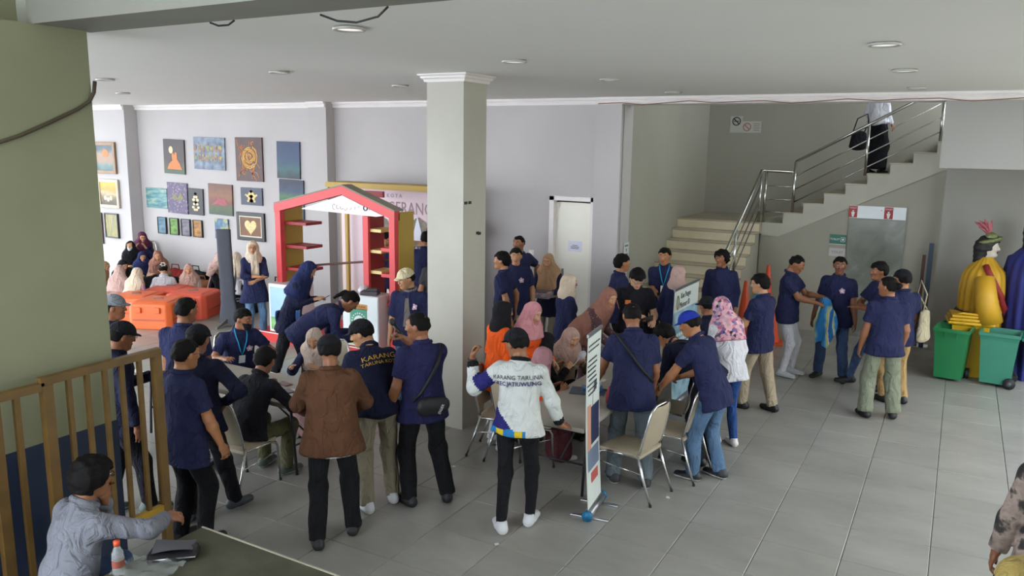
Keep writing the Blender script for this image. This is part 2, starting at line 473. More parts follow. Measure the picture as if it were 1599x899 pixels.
def make_shoe(kind, h):
    F = Fld((-.07, -.11, -.02), (.07, .21, .16), h)
    F.cap((0, -.045, .042), (0, .05, .040), .040, .038, k=.0)
    F.cap((0, .04, .034), (.004, .140, .028), .036, .030, k=.02, side=(1, 0, 0), w=1.15, wb=1.25)
    if kind != 'flat': F.cap((0, -.02, .05), (0, -.02, .105), .040, .040, k=.02, flat=True)
    if kind == 'heel':
        F.cap((0, -.04, .0), (0, -.045, .05), .022, .028, k=.01)
    X = head_grid(F); z = X[2]
    F.D = np.maximum(F.D, -z + 0 * X[0] + 0 * X[1])
    if kind == 'sneaker':
        pass
    V, Q = F.mesh()
    mi = (V[Q].mean(1)[:, 2] < (.026 if kind == 'sneaker' else .014)).astype(int)
    return V, Q, mi
_PROTO = {}
def proto(fn, *a):
    k = (fn.__name__,) + a
    if k not in _PROTO: _PROTO[k] = fn(*a)
    return _PROTO[k]

# ---- pose
def rot(axis, deg):
    return np.array(Matrix.Rotation(math.radians(deg), 3, Vector(axis)))
def ik(S, T, a, b, pole):
    S = np.asarray(S, float); T = np.asarray(T, float); d = T - S; L = np.linalg.norm(d); L2 = min(L, (a + b) * .999); L2 = max(L2, abs(a - b) + .02)
    u = d / (L + 1e-9); T = S + u * L2
    x = (a * a - b * b + L2 * L2) / (2 * L2); hh = math.sqrt(max(a * a - x * x, 0))
    p = np.asarray(pole, float); p = p - u * (p @ u); p = unit(p)
    return S + u * x + p * hh, T
class Skel: pass
def skeleton(s, fem, hz, lean, side, twist, feet, hands, poles, head, hipy=0.0, kneepoles=None, zfeet=0.0, spine_curve=.35):
    """all in the person's frame at stature scale s: x right, y forward, z up"""
    K = Skel(); K.s = s
    R0 = rot((1, 0, 0), -lean) @ rot((0, 1, 0), side)
    R1 = rot((1, 0, 0), -lean * (1 + spine_curve)) @ rot((0, 1, 0), side) @ rot((0, 0, 1), twist)
    K.pel = np.array((0, hipy, hz)) * s
    up0, up1 = R0 @ np.array((0, 0, 1.)), R1 @ np.array((0, 0, 1.))
    K.waist = K.pel + up0 * .13 * s
    K.chest = K.waist + (up0 * .5 + up1 * .5) * .20 * s
    K.neck = K.chest + up1 * .19 * s
    K.up0, K.up1 = up0, up1
    K.cr = R1 @ np.array((1., 0, 0)); K.cf = R1 @ np.array((0, 1., 0))
    sw = (.148 if fem else .168) * s
    K.sh = [K.chest + K.cr * sw * sg + up1 * .122 * s for sg in (1, -1)]
    K.hip = [K.pel + np.array((sg * .088 * s, 0, -.03 * s)) for sg in (1, -1)]
    K.el, K.wr, K.kn, K.an, K.toe = [], [], [], [], []
    for i, sg in enumerate((1, -1)):
        T = np.array(hands[i], float) * s
        pl = poles[i] if poles and poles[i] is not None else (sg * .35, -1, -.35)
        e, w = ik(K.sh[i], T, .285 * s, .250 * s, pl); K.el.append(e); K.wr.append(w)
        fx, fy, ty = feet[i][:3]; fz = feet[i][3] if len(feet[i]) > 3 else zfeet
        A = np.array((fx * s, fy * s, (.085 + fz) * s))
        kp = kneepoles[i] if kneepoles else (sg * .12, 1, 0)
        k, a = ik(K.hip[i], A, .415 * s, .405 * s, kp); K.kn.append(k); K.an.append(a)
        K.toe.append(ty)
    hy, hp, hr = head
    K.HR = rot((0, 0, 1), hy) @ rot((1, 0, 0), -hp) @ rot((0, 1, 0), hr)
    nd = unit(up1 * .6 + np.array((0, 0, .4)) + K.HR @ np.array((0, .12, 0)))
    K.head = K.neck + nd * .062 * s + K.HR @ np.array((0, .030, .098)) * s
    return K

SKIN = {}
def skin(i):
    cols = ('#a9734f', '#8f5d40', '#bd8a66', '#7b4d35', '#c79a7c')
    return [mat('skin_%d' % i, cols[i], .5, var=.05, vscale=9), mat('eye_white', '#d9d4cc', .3, var=0), mat('eye_dark', '#15100d', .3, var=0), mat('lips_%d' % i, ('#8e4f42', '#7a4435', '#a8625a', '#683a2e', '#b06a62')[i], .45, var=0)]
def cloth(name, col, bump=.25, rough=.85, var=.08):
    """woven cloth: slight colour change, soft creases and a fine weave"""
    new = ('cloth_' + name,) not in _MC
    m = mat('cloth_' + name, col, rough, var=var, vscale=5, bump=bump, bscale=120, spec=.2)
    if new and bump > 0:
        nt = m.node_tree; b = nt.nodes['Principled BSDF']; fine = b.inputs['Normal'].links[0].from_node
        tc = [n for n in nt.nodes if n.type == 'TEX_COORD'][0]
        mp = nt.nodes.new('ShaderNodeMapping'); mp.inputs['Scale'].default_value = (1.0, 1.0, .55); mp.inputs['Rotation'].default_value = (.3, .5, .2)
        n = nt.nodes.new('ShaderNodeTexNoise'); n.inputs['Scale'].default_value = 9.0; n.inputs['Detail'].default_value = 3; n.inputs['Distortion'].default_value = 1.6
        rp = nt.nodes.new('ShaderNodeValToRGB'); rp.color_ramp.interpolation = 'EASE'; rp.color_ramp.elements[0].position = .38; rp.color_ramp.elements[1].position = .62
        bp = nt.nodes.new('ShaderNodeBump'); bp.inputs['Strength'].default_value = .55; bp.inputs['Distance'].default_value = .03
        nt.links.new(tc.outputs['Object'], mp.inputs[0]); nt.links.new(mp.outputs[0], n.inputs['Vector']); nt.links.new(n.outputs['Fac'], rp.inputs[0]); nt.links.new(rp.outputs[0], bp.inputs['Height'])
        nt.links.new(fine.outputs[0], bp.inputs['Normal']); nt.links.new(bp.outputs[0], b.inputs['Normal'])
    return m
PEOPLE = []
def tube_on(fld, K, pts, out, r, off=.006, n=6):
    """a strap: points pushed out of the garment's surface"""
    res = []
    for p, d in zip(pts, out):
        q = fld.march(np.asarray(p) + unit(d) * .3, -np.asarray(d), far=.45)
        res.append((q if q is not None else np.asarray(p)) + unit(d) * off)
    m = MB(); m.tube(res, r, n); return m
def person(label, px, py, h, face, *, sex='m', sk=0, top=None, bottom=None, shoe=('plain', '#16161a'), hair='short', hair_col='#0f0d0c',
           lean=0, side=0, twist=0, hz=None, feet=None, hands=None, poles=None, head=(0, 5, 0), grips=('relaxed', 'relaxed'), hipy=0.0, kneepoles=None,
           sit=None, z0=0.0, bulk=1.0, belly=0.0, cap=None, hijab=None, drape=.26, glasses=False, mask=None, lanyard=None, emblem=False, collar=None,
           ztop=None, group=None, res=None, hdir=(None, None), extra=None, spine_curve=.35, at=None, hdors=(None, None)):
    """one figure. px,py: where the crown of the head shows; h: stature; face: 0 away from the camera, 90 to the right, 180 towards it"""
    fem = sex == 'f'; s = h / 1.70
    feet = feet or ((.11, .0, 8), (-.11, .0, 8))
    if sit == 'chair':
        hz = .52 if hz is None else hz; feet = feet if feet != ((.11, .0, 8), (-.11, .0, 8)) else ((.11, .42, 5), (-.11, .42, 5))
        kneepoles = kneepoles or ((.2, 1, 1), (-.2, 1, 1))
    if sit == 'floor':
        hz = .13 if hz is None else hz; feet = feet if feet != ((.11, .0, 8), (-.11, .0, 8)) else ((-.05, .30, 60, -.03), (.06, .36, -60, -.03))
        kneepoles = kneepoles or ((1, .5, .35), (-1, .5, .35))
    hz = .915 if hz is None else hz
    hands = list(hands or (None, None))
    for i, sg in enumerate((1, -1)):
        if hands[i] is None: hands[i] = (sg * .245, .04 + .35 * math.sin(math.radians(max(lean, 0))), hz - .05)
    K = skeleton(s, fem, hz, lean, side, twist, feet, hands, poles, head, hipy, kneepoles, spine_curve=spine_curve)
    topl = K.head + np.array((0, 0, .118)) * s
    if ztop is None: ztop = topl[2] + z0
    g = P(px, py, ztop) if at is None else np.array((at[0], at[1], 0.0))
    v = unit((g[0], g[1], 0)); rv = np.array((v[1], -v[0], 0)); a = math.radians(face)
    fw = v * math.cos(a) + rv * math.sin(a); rt = np.array((fw[1], -fw[0], 0))
    B = np.stack([rt, fw, np.array((0, 0, 1.))], 1)
    off = B @ topl
    base = np.array((g[0] - off[0], g[1] - off[1], z0)) if at is None else np.array((g[0], g[1], z0))
    dist = np.linalg.norm(base - np.array((0, 0, CAM_H)))
    hc = res or min(.024, max(.0122, dist * .0018))
    hh = min(.0105, max(.0065, dist * .00095)); hh = round(hh * 2000) / 2000
    root = empty('person', base, math.atan2(-fw[0], fw[1]), label, 'person', group)
    seed = len(PEOPLE) * 7 + 3
    SM = skin(sk)
    b = bulk
    # ---------------- body
    Vs, Qs, Ms = [], [], []; n = 0
    def put(V, Q, M):
        nonlocal n
        Vs.append(V); Qs.append(Q + n); Ms.append(np.broadcast_to(np.asarray(M), (len(Q),))); n += len(V)
    hv, hq, hm = proto(make_head, hh, fem)
    put((hv * s) @ K.HR.T + K.head, hq, hm)
    for i, sg in enumerate((1, -1)):
        F = Fld(np.minimum(np.minimum(K.sh[i], K.el[i]), K.wr[i]) - .08, np.maximum(np.maximum(K.sh[i], K.el[i]), K.wr[i]) + .08, max(hh, .0118))
        k_ = (.88 if fem else 1.0) * s * (b * .5 + .5)
        F.cap(K.sh[i], K.el[i], .048 * k_, .040 * k_, k=.0)
        F.cap(K.el[i], K.el[i] + (K.wr[i] - K.el[i]) * .3, .041 * k_, .042 * k_, k=.02); F.cap(K.el[i] + (K.wr[i] - K.el[i]) * .3, K.wr[i], .042 * k_, .027 * k_, k=.02)
        v_, q_ = F.mesh(); put(v_, q_, 0)
        y = unit(hdir[i]) if hdir[i] is not None else unit(K.wr[i] - K.el[i])
        out = np.array((sg * 1.0, 0, 0)); upv = np.array((0, 0, 1.))
        dz = hdors[i] if hdors[i] is not None else out * (abs(y[2]) + .15) + upv * (1 - abs(y[2]))
        z = np.asarray(dz, float); z = unit(z - y * (z @ y)); x = np.cross(y, z)
        hv2, hq2 = proto(make_hand, grips[i], .0066 if dist < 9 else .0090)
        hv2 = hv2 * s * (.90 if fem else .98)
        M3 = np.stack([x if sg < 0 else -x, y, z], 1)
        if sg > 0: hq2 = hq2[:, ::-1]
        put(hv2 @ M3.T + K.wr[i], hq2, 0)
    F = Fld(np.min([K.pel, K.neck, *K.kn, *K.an], 0) - .2, np.max([K.pel, K.neck, *K.kn, *K.an, *K.sh], 0) + .2, .036)
    F.cap(K.pel, K.chest, .075 * s, .085 * s, k=.0, side=K.cr, w=1.45); F.cap(K.sh[0], K.sh[1], .045 * s, .045 * s, k=.05)
    for i in (0, 1):
        F.cap(K.hip[i], K.kn[i], .062 * s, .042 * s, k=.04); F.cap(K.kn[i], K.an[i], .042 * s, .028 * s, k=.03)
    v_, q_ = F.mesh(); put(v_, q_, 0)
    na = K.head + K.HR @ np.array((0, -.032, -.075)) * s; nb = K.neck - K.up1 * .05 * s - K.cf * .012 * s
    F = Fld(np.minimum(na, nb) - .1, np.maximum(na, nb) + .1, max(hh, .008)); F.cap(na, nb, (.046 if fem else .054) * s, (.054 if fem else .066) * s, k=0)
    v_, q_ = F.mesh(); put(v_, q_, 0)
    link('body', mesh_arrays('body', np.concatenate(Vs), np.concatenate(Qs), np.concatenate(Ms)), SM, root)
    # ---------------- trousers or skirt
    kind, bm_ = bottom or ('pants', cloth('black', '#15151a'))
    allp = [K.pel, *K.kn, *K.an, *K.hip]
    F = Fld(np.min(allp, 0) - .2, np.max(allp, 0) + .22, hc)
    lg = {'pants': 1.0, 'jeans': .98, 'slim': .86, 'wide': 1.22, 'skirt': 1.0}[kind] * s * (b * .6 + .4) * (1.13 if not fem else 1.06); lh = min(lg, 1.06 * s * (b * .6 + .4))
    F.cap(K.pel + K.up0 * .10 * s, K.pel - np.array((0, 0, .02 * s)), .094 * lh, .104 * lh, k=0, side=(1, 0, 0), w=1.36 * (1 + belly * .3), wb=1.40)
    for i, sg in enumerate((1, -1)):
        F.cap(K.hip[i] + np.array((sg * .006, -.012 if sit is None else 0, -.01)) * s, K.kn[i], .089 * lh, .066 * lg, k=.03 * s, side=(1, 0, 0), w=.93)
        if kind != 'skirt':
            e = K.an[i] + (K.an[i] - K.kn[i]) * .04
            F.cap(K.kn[i], e, .066 * lg, (.058 if kind != 'slim' else .046) * lg, k=.03 * s, flat=True)
    if kind == 'skirt':
        mk = (K.kn[0] + K.kn[1]) / 2; ma = (K.an[0] + K.an[1]) / 2
        wd = np.linalg.norm(K.kn[0] - K.kn[1]) / 2 + .07 * s; wa = np.linalg.norm(K.an[0] - K.an[1]) / 2 + .10 * s
        sd = unit(K.kn[0] - K.kn[1])
        F.cap(K.pel, mk, .12 * s, .105 * s, k=.05, side=sd, w=1.3, wb=wd / (.105 * s)); F.cap(mk, ma, .105 * s, .13 * s, k=.05, side=sd, w=wd / (.105 * s), wb=max(1.1, wa / (.13 * s)), flat=sit is None)
    v_, q_ = F.mesh(); v_ = wrinkle(v_, q_, .010, seed, 17)
    tr = link('skirt' if kind == 'skirt' else 'trousers', mesh_arrays('trousers', v_, q_), bm_, root)
    # ---------------- shoes
    sk_kind, scol = shoe[0], shoe[1]
    upm = mat('shoe_' + scol, scol, .55, var=.05); som = mat('sole_' + (shoe[2] if len(shoe) > 2 else '#0f0f10'), shoe[2] if len(shoe) > 2 else '#0f0f10', .7, var=0)
    sv, sq, smi = proto(make_shoe, sk_kind, .0105 if dist < 10 else .014)
    for i, sg in enumerate((1, -1)):
        if sit == 'floor': break
        R = rot((0, 0, 1), -sg * K.toe[i])
        V = (sv * s * np.array((1.08, 1.06, 1.0)) * (.92 if fem else 1.06)) @ R.T + K.an[i] - np.array((0, 0, .085 * s))
        link('shoe', mesh_arrays('shoe', V, sq, smi), [upm, som], root)
    # ---------------- upper garment
    t = dict(mat=cloth('navy', '#262a4c'), sleeve=.62, hem=.10, loose=1.0, flare=0.0)
    t.update(top or {})
    lo = np.min([K.pel, K.neck, *K.sh, *K.el, *K.wr], 0) - .22 - max(0, t['hem'] - .1); hi = np.max([K.pel, K.neck, *K.sh, *K.el, *K.wr], 0) + .2
    F = Fld(lo, hi, hc); L = t['loose'] * s * 1.05; bw = b * .85 + .15
    hemp = K.pel - K.up0 * t['hem'] * s if sit is None else K.pel - np.array((0, 0, min(t['hem'], .06))) * s
    F.cap(hemp, K.waist, (.128 + t['flare']) * L * (bw * .7 + .3), .114 * L * bw * (1 + belly * .35), k=0, side=(1, 0, 0), w=1.62, wb=1.32, flata=True)
    if sit is None: F.ell(K.pel - np.array((0, .022, .02)) * s, (.168 * s * (bw * .7 + .3), .128 * s * (bw * .7 + .3), min(.14, max(.06, t['hem'] - .01)) * s), k=.05)
    if belly: F.ell(K.waist + K.cf * .05 * s - K.up0 * .03 * s, (.13 * s * bw, .10 * s * (1 + belly * .5), .13 * s), k=.06)
    F.cap(K.waist, K.chest + K.up1 * .03 * s, .110 * L * bw * (1 + belly * .2), .116 * L * bw, k=.04, side=K.cr, w=1.32, wb=1.36 if not fem else 1.2)
    F.cap(K.sh[0] - K.cr * .01 * s - K.up1 * .01 * s, K.sh[1] + K.cr * .01 * s - K.up1 * .01 * s, .056 * L, .056 * L, k=.07 * s)
    F.cap(K.chest + K.up1 * .10 * s, K.neck + K.up1 * .004 * s - K.cf * .006 * s, .098 * s, .068 * s, k=.06 * s, side=K.cr, w=1.5, wb=1.06)
    if fem:
        for sg in (1, -1): F.ell(K.chest + K.cr * sg * .07 * s + K.cf * .085 * s - K.up1 * .01 * s, (.052 * s,) * 3, k=.06)
    for i, sg in enumerate((1, -1)):
        sl = t['sleeve']; q = (1.0 if not fem else .92) * s * t['loose']
        if sl <= 1: F.cap(K.sh[i], K.sh[i] + (K.el[i] - K.sh[i]) * sl, .061 * q, .066 * q, k=.035 * s, flat=True)
        else:
            F.cap(K.sh[i], K.el[i], .061 * q, .054 * q, k=.035 * s)
            F.cap(K.el[i], K.el[i] + (K.wr[i] - K.el[i]) * (sl - 1), .054 * q, .043 * q, k=.03 * s, flat=True)
    v_, q_ = F.mesh(); v_ = wrinkle(v_, q_, t.get('wr', .010), seed + 1, 17)
    mats_ = t['mat'] if isinstance(t['mat'], list) else [t['mat']]
    mi_ = None
    if 'paint' in t: mi_ = t['paint'](v_[q_].mean(1), K)
    sh = link(t.get('name', 'shirt'), mesh_arrays('shirt', v_, q_, mi_), mats_, root)
    SF = F
    # ---------------- collar
    if collar is not None or (not hijab and collar is None and t.get('collar', True)):
        m = MB(); pts = []
        for j in range(13):
            an = 2 * math.pi * j / 12
            pts.append(K.neck + K.up1 * (.022 - .018 * math.cos(an)) * s + (K.cr * math.sin(an) * .070 + K.cf * (math.cos(an) * .070 - .004)) * s)
        m.tube(pts[:-1], .018 * s, 8, closed=True)
        m.build('collar', collar if collar is not None else mats_[0], root)
    # ---------------- head wear
    HM = Matrix(np.vstack([np.hstack([K.HR * s, K.head[:, None]]), [0, 0, 0, 1]]).tolist())
    def headpart(name, V, Q, m, mi=None, par=root):
        V = np.asarray(V) * s @ K.HR.T + K.head
        return link(name, mesh_arrays(name, V, Q, mi), m, par)
    hr_h = max(.0095, min(.014, hh * 1.4)); hr_h = round(hr_h * 2000) / 2000
    hairm = mat('hair_' + hair_col, hair_col, .7, var=.2, vscale=40, bump=.3, bscale=90, spec=.15)
    if hijab is None and hair:
        V, Q = proto(make_hair, hair, hr_h); headpart('hair', V, Q, hairm)
    if cap is not None:
        kind_, cm = cap[0], cap[1]
        fn = {'cap': make_cap, 'hat': make_hat, 'peci': make_peci}[kind_]
        V, Q = proto(fn, .0095)
        if kind_ == 'cap' and len(cap) > 2:
            mi = (V[Q].mean(1)[:, 1] > .088).astype(int); headpart('cap', V, Q, [cm, cap[2]], mi)
        else: headpart(kind_ if kind_ != 'peci' else 'cap', V, Q, cm)
    if hijab is not None:
        hx = max(hc * .85, .0115)
        F = Fld(np.minimum(K.head, K.chest) - .36, np.maximum(K.head, K.neck) + .28, hx)
        tf = lambda p: K.head + K.HR @ (np.asarray(p) * s)
        F.ell(tf((0, -.014, .026)), (.090 * s, .108 * s, .098 * s), K.HR, k=0)
        F.ell(tf((0, -.05, -.02)), (.080 * s, .080 * s, .085 * s), K.HR, k=.04)
        F.cap(tf((0, .0, -.02)), tf((0, .015, -.10)), .088 * s, .074 * s, k=.04)
        F.cap(tf((0, -.02, -.07)), K.neck + K.up1 * .0, .078 * s, .10 * s, k=.05, side=K.cr, w=1.0, wb=1.25)
        tight = drape < .15
        F.cap(K.neck + K.cf * .015 * s, K.neck - K.up1 * drape * s + K.cf * (.015 if fem and not lean else -.004) * s, (.10 if tight else .122) * s, (.118 if tight else .146 + .14 * drape) * s, k=.06, side=K.cr, w=1.2, wb=1.28, flat=True)
        if not tight: F.cap(K.sh[0] + K.up1 * .005 - K.cr * .03 * s, K.sh[1] + K.up1 * .005 + K.cr * .03 * s, .079 * s, .079 * s, k=.08)
        F.ell(tf((0, .100, -.008)), (.066 * s, .070 * s, .088 * s), K.HR, k=.010, op='cut')
        v_, q_ = F.mesh(); v_ = wrinkle(v_, q_, .011, seed + 2, 22)
        # keep the wrap off the face
        link('headscarf', mesh_arrays('headscarf', v_, q_), hijab, root); HF = F
    if glasses:
        m = MB()
        for sx in (-1, 1):
            m.tube([(sx * .033 + .021 * math.cos(q), .097, .016 + .015 * math.sin(q)) for q in np.linspace(0, 2 * math.pi, 13)[:-1]], .0022, 5, closed=True)
            m.tube([(sx * .054, .095, .02), (sx * .082, .05, .018), (sx * .084, -.01, .012)], .0022, 5)
        m.tube([(-.012, .097, .02), (.012, .097, .02)], .0022, 5)
        o = m.build('glasses', mat('glasses_frame', '#1a1a1c', .3, var=0), root); o.matrix_local = HM
    if mask is not None:
        G = Fld((-.09, 0, -.12), (.09, .13, .03), .008)
        G.cap((0, .045, -.03), (0, .062, -.075), .062, .045, k=.0); G.cap((0, .09, -.015), (0, .095, -.06), .02, .02, k=.02); G.plane((0, 0, -.012), (0, .15, 1)); G.plane((0, .03, 0), (0, -1, .2))
        V, Q = G.mesh(); headpart('face_mask', V, Q, mask)
    # ---------------- what hangs on the shirt
    def on_front(dx, dz, depth=1):
        p = K.chest + K.cr * dx * s + K.up1 * dz * s
        return SF.march(p + K.cf * depth * .35, -K.cf * depth, far=.5), K.cf * depth
    if emblem:
        p, nn = on_front(-.085, .02)
        if p is not None:
            m = MB(); U = np.cross(K.cr, K.cf); q = p + nn * .013
            pts = []
            for j in range(20):
                an = 2 * math.pi * j / 20; r_ = (.040 if j % 4 < 2 else .031) * s
                pts.append(q + K.cr * math.cos(an) * r_ + U * math.sin(an) * r_)
            m._add(pts + [x_ + nn * .003 for x_ in pts], [tuple(range(20, 40))] + [(j, (j + 1) % 20, (j + 1) % 20 + 20, j + 20) for j in range(20)])
            eo = m.build('emblem', mat('emblem_pink', '#c9a7bd', .8, var=.25, vscale=60), root)
            m = MB(); q2 = q + nn * .0035
            pts = [q2 + K.cr * math.cos(2 * math.pi * j / 10) * .017 * s * (1 if j % 2 else .6) + U * math.sin(2 * math.pi * j / 10) * .017 * s * (1 if j % 2 else .6) for j in range(10)]
            m._add(pts + [x_ + nn * .002 for x_ in pts], [tuple(range(10, 20))] + [(j, (j + 1) % 10, (j + 1) % 10 + 10, j + 10) for j in range(10)])
            m.build('emblem_flower', mat('emblem_white', '#f0e6ea', .8, var=.1), eo)
    if lanyard is not None:
        pts = []; outs = []
        for sg in (1, -1):
            seq = [(.066, .185, .0), (.062, .13, 1), (.045, .05, 1), (.02, -.06, 1), (0, -.12, 1)]
            for dx, dz, ff in (seq if sg > 0 else seq[::-1][1:]):
                p = K.chest + K.cr * sg * dx * s + K.up1 * dz * s
                pts.append(p); outs.append(K.cf + K.up1 * (.5 if ff else 1.2))
        # around the nape
        for q in (-.05, .05):
            pts.append(K.neck + K.cr * q * s); outs.append(-K.cf + K.up1 * .8)
        res_ = []
        for p, d in zip(pts, outs):
            d = unit(d); q = SF.march(p + d * .3, -d, far=.4); res_.append((q if q is not None else p) + d * .013)
        m = MB(); m.tube(res_, .0075 * s, 5, closed=True); lo_ = m.build('lanyard', lanyard, root)
        p = res_[4]; m = MB()
        Mx = Matrix((tuple(K.cr), tuple(K.cf), tuple(np.cross(K.cr, K.cf)))).transposed()
        m.box(p - K.up1 * .055 * s + K.cf * .008, (.07 * s, .006, .10 * s), Mx); m.build('badge_card', mat('card_white', '#e6e6ea', .4, var=0), lo_)
    info = dict(root=root, K=K, SF=SF, base=base, B=B, s=s, HM=HM)
    if hijab is not None: info['HF'] = HF
    if extra: extra(info)
    PEOPLE.append((label, base, dist)); return info
def wpt(I, p):
    """person's frame to the world"""
    return I['B'] @ np.asarray(p) + I['base']
def strap(I, pts, outs, r, m, name='strap', parent=None):
    """a strap laid over the garment; pts in units of chest offsets (right, up)"""
    K, s, SF = I['K'], I['s'], I['SF']; res = []
    for (dx, dz), o in zip(pts, outs):
        p = K.chest + K.cr * dx * s + K.up1 * dz * s; d = unit(K.cr * o[0] + K.cf * o[1] + K.up1 * o[2])
        q = SF.march(p + d * .35, -d, far=.5); res.append((q if q is not None else p) + d * .012)
    b = MB(); b.tube(res, r * s, 5); return b.build(name, m, parent or I['root']), res
def print_on(I, txt, dx, dz, size, m, back=True, off=.014, roll=0.0, squash=1.0, **kw):
    """lettering laid on the shirt's surface"""
    K, s, SF = I['K'], I['s'], I['SF']; me = text_mesh(txt, size * s, extrude=0, **kw)
    nn = -K.cf if back else K.cf; rt = -K.cr if back else K.cr
    # seen from behind, the person's right is on the reader's right
    rt = K.cr if back else -K.cr
    up = K.up1; c, sn = math.cos(math.radians(roll)), math.sin(math.radians(roll))
    for v in me.vertices:
        x, y = v.co.x * squash, v.co.y; x, y = x * c - y * sn, x * sn + y * c
        p = K.chest + rt * (dx * s + x) + up * (dz * s + y)
        q = SF.march(p + nn * .35, -nn, far=.5)
        v.co = Vector((q if q is not None else p + nn * .12) + nn * off)
    return link('lettering', me, m, I['root'])
# ------------------------------------------------------------------ the hall
M_WALL = mat('wall_paint_grey', '#b7b2b2', .8, var=.05, vscale=.9, bump=.05, bscale=14)
M_PILLAR = mat('pillar_paint_grey', '#b6b3a8', .75, var=.06, vscale=1.6, bump=.05, bscale=14)
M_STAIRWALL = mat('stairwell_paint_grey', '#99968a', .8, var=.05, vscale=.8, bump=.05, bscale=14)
M_OLIVE = mat('column_paint_olive', '#8b8c70', .8, var=.07, vscale=1.7, bump=.05, bscale=12)
M_WHITE = mat('trim_white', '#e6e0de', .6, var=.03)
M_CEIL = mat('ceiling_paint', '#e4e3df', .85, var=.025, vscale=.35)
M_GROUT = mat('floor_grout', '#5c5b58', .8, var=.2, vscale=8)
ZC, YW = 3.86, 11.45
def struct(name, m, mt, parent=None):
    o = m.build(name, mt, parent)
    if parent is None: o['kind'] = 'structure'
    return o
def tile_material():
    m = bpy.data.materials.new('floor_tile_grey'); m.use_nodes = True; nt = m.node_tree; b = nt.nodes['Principled BSDF']
    tc = nt.nodes.new('ShaderNodeNewGeometry'); n1 = nt.nodes.new('ShaderNodeTexNoise'); n1.inputs['Scale'].default_value = 1.1; n1.inputs['Detail'].default_value = 6; n1.inputs['Roughness'].default_value = .65
    mp = nt.nodes.new('ShaderNodeMapping'); mp.inputs['Scale'].default_value = (1, 2.2, 1)
    nt.links.new(tc.outputs['Position'], mp.inputs[0]); nt.links.new(mp.outputs[0], n1.inputs['Vector'])
    cr = nt.nodes.new('ShaderNodeValToRGB'); cr.color_ramp.elements[0].position = .3; cr.color_ramp.elements[1].position = .72
    cr.color_ramp.elements[0].color = lin('#86847e') + (1,); cr.color_ramp.elements[1].color = lin('#999791') + (1,)
    nt.links.new(n1.outputs['Fac'], cr.inputs[0])
    oi = nt.nodes.new('ShaderNodeObjectInfo'); hs = nt.nodes.new('ShaderNodeHueSaturation'); mr = nt.nodes.new('ShaderNodeMapRange')
    mr.inputs['To Min'].default_value = .94; mr.inputs['To Max'].default_value = 1.06
    nt.links.new(oi.outputs['Random'], mr.inputs['Value']); nt.links.new(mr.outputs[0], hs.inputs['Value']); nt.links.new(cr.outputs[0], hs.inputs['Color']); nt.links.new(hs.outputs[0], b.inputs['Base Color'])
    n2 = nt.nodes.new('ShaderNodeTexNoise'); n2.inputs['Scale'].default_value = 2.5; n2.inputs['Detail'].default_value = 5; nt.links.new(tc.outputs['Position'], n2.inputs['Vector'])
    r2 = nt.nodes.new('ShaderNodeMapRange'); r2.inputs['To Min'].default_value = .22; r2.inputs['To Max'].default_value = .46; nt.links.new(n2.outputs['Fac'], r2.inputs['Value']); nt.links.new(r2.outputs[0], b.inputs['Roughness'])
    b.inputs['Specular IOR Level'].default_value = .5
    return m
M_TILE = tile_material()
floor = struct('floor', MB().box((-8, 6.5, -.06), (34, 22, .1)), M_GROUT)
def tile_mesh(w, name):
    m = MB(); h = w / 2; b = .004
    vs = [(-h, -h, -.012), (h, -h, -.012), (h, h, -.012), (-h, h, -.012), (-h, -h, -b), (h, -h, -b), (h, h, -b), (-h, h, -b), (-h + b, -h + b, 0), (h - b, -h + b, 0), (h - b, h - b, 0), (-h + b, h - b, 0)]
    fs = [(8, 9, 10, 11)] + [(i, (i + 1) % 4, (i + 1) % 4 + 4, i + 4) for i in range(4)] + [(i + 4, (i + 1) % 4 + 4, (i + 1) % 4 + 8, i + 8) for i in range(4)]
    m._add(vs, fs); return m
TX0, TY0 = .066, 6.236
cand = []
for i in range(-41, 14):
    for j in range(-16, 18):
        cx, cy = TX0 + .6 * (i + .5), TY0 + .6 * (j + .5)
        if cy > 16 or cx > 8: continue
        v = np.array((cx, cy, -CAM_H)); dpt = v @ CF; vis = False
        if dpt > .5:
            sx, sy = 799.5 + F_PX * (v @ CR) / dpt, 449.5 - F_PX * (v @ CU) / dpt
            vis = -60 < sx < 1660 and sy < 960 and not (sx < 330 and sy > 560)
        cand.append((vis and cy < 14.2 and not (cx < -4.6 and cy > 11.4), v @ v, cx, cy))
cand.sort(key=lambda q: (not q[0], q[1]))
tm = tile_mesh(.5955, 'tile').mesh('tile'); tm.materials.append(M_TILE)
far = MB()
for n_, (vis, d2, cx, cy) in enumerate(cand):
    if n_ < 300 and vis:
        o = bpy.data.objects.new('tile', tm); COL.objects.link(o); o.parent = floor; o.location = (cx, cy, 0)
    else:
        h = .2978; far._add([(cx - h, cy - h, 0), (cx + h, cy - h, 0), (cx + h, cy + h, 0), (cx - h, cy + h, 0)], [(0, 1, 2, 3)])
fo = far.build('tile_field', M_TILE, floor); fo['kind'] = 'stuff'

struct('ceiling', MB().box((-8.25, 7.38, ZC + .1), (22.5, 8.16, .2)), M_CEIL)
# daylit open side is at the front (-y); the roof over the gallery is higher
struct('ceiling_gallery', MB().box((-8.25, .7, 5.1), (22.5, 5.2, .2)), M_CEIL)
struct('beam_front', MB().box((-1.0, 3.09, 4.4), (8.0, .40, 1.18)).box((-12.5, 3.09, 4.4), (14.0, .40, 1.18)), mat('beam_paint', '#7d7d74', .8, var=.05))
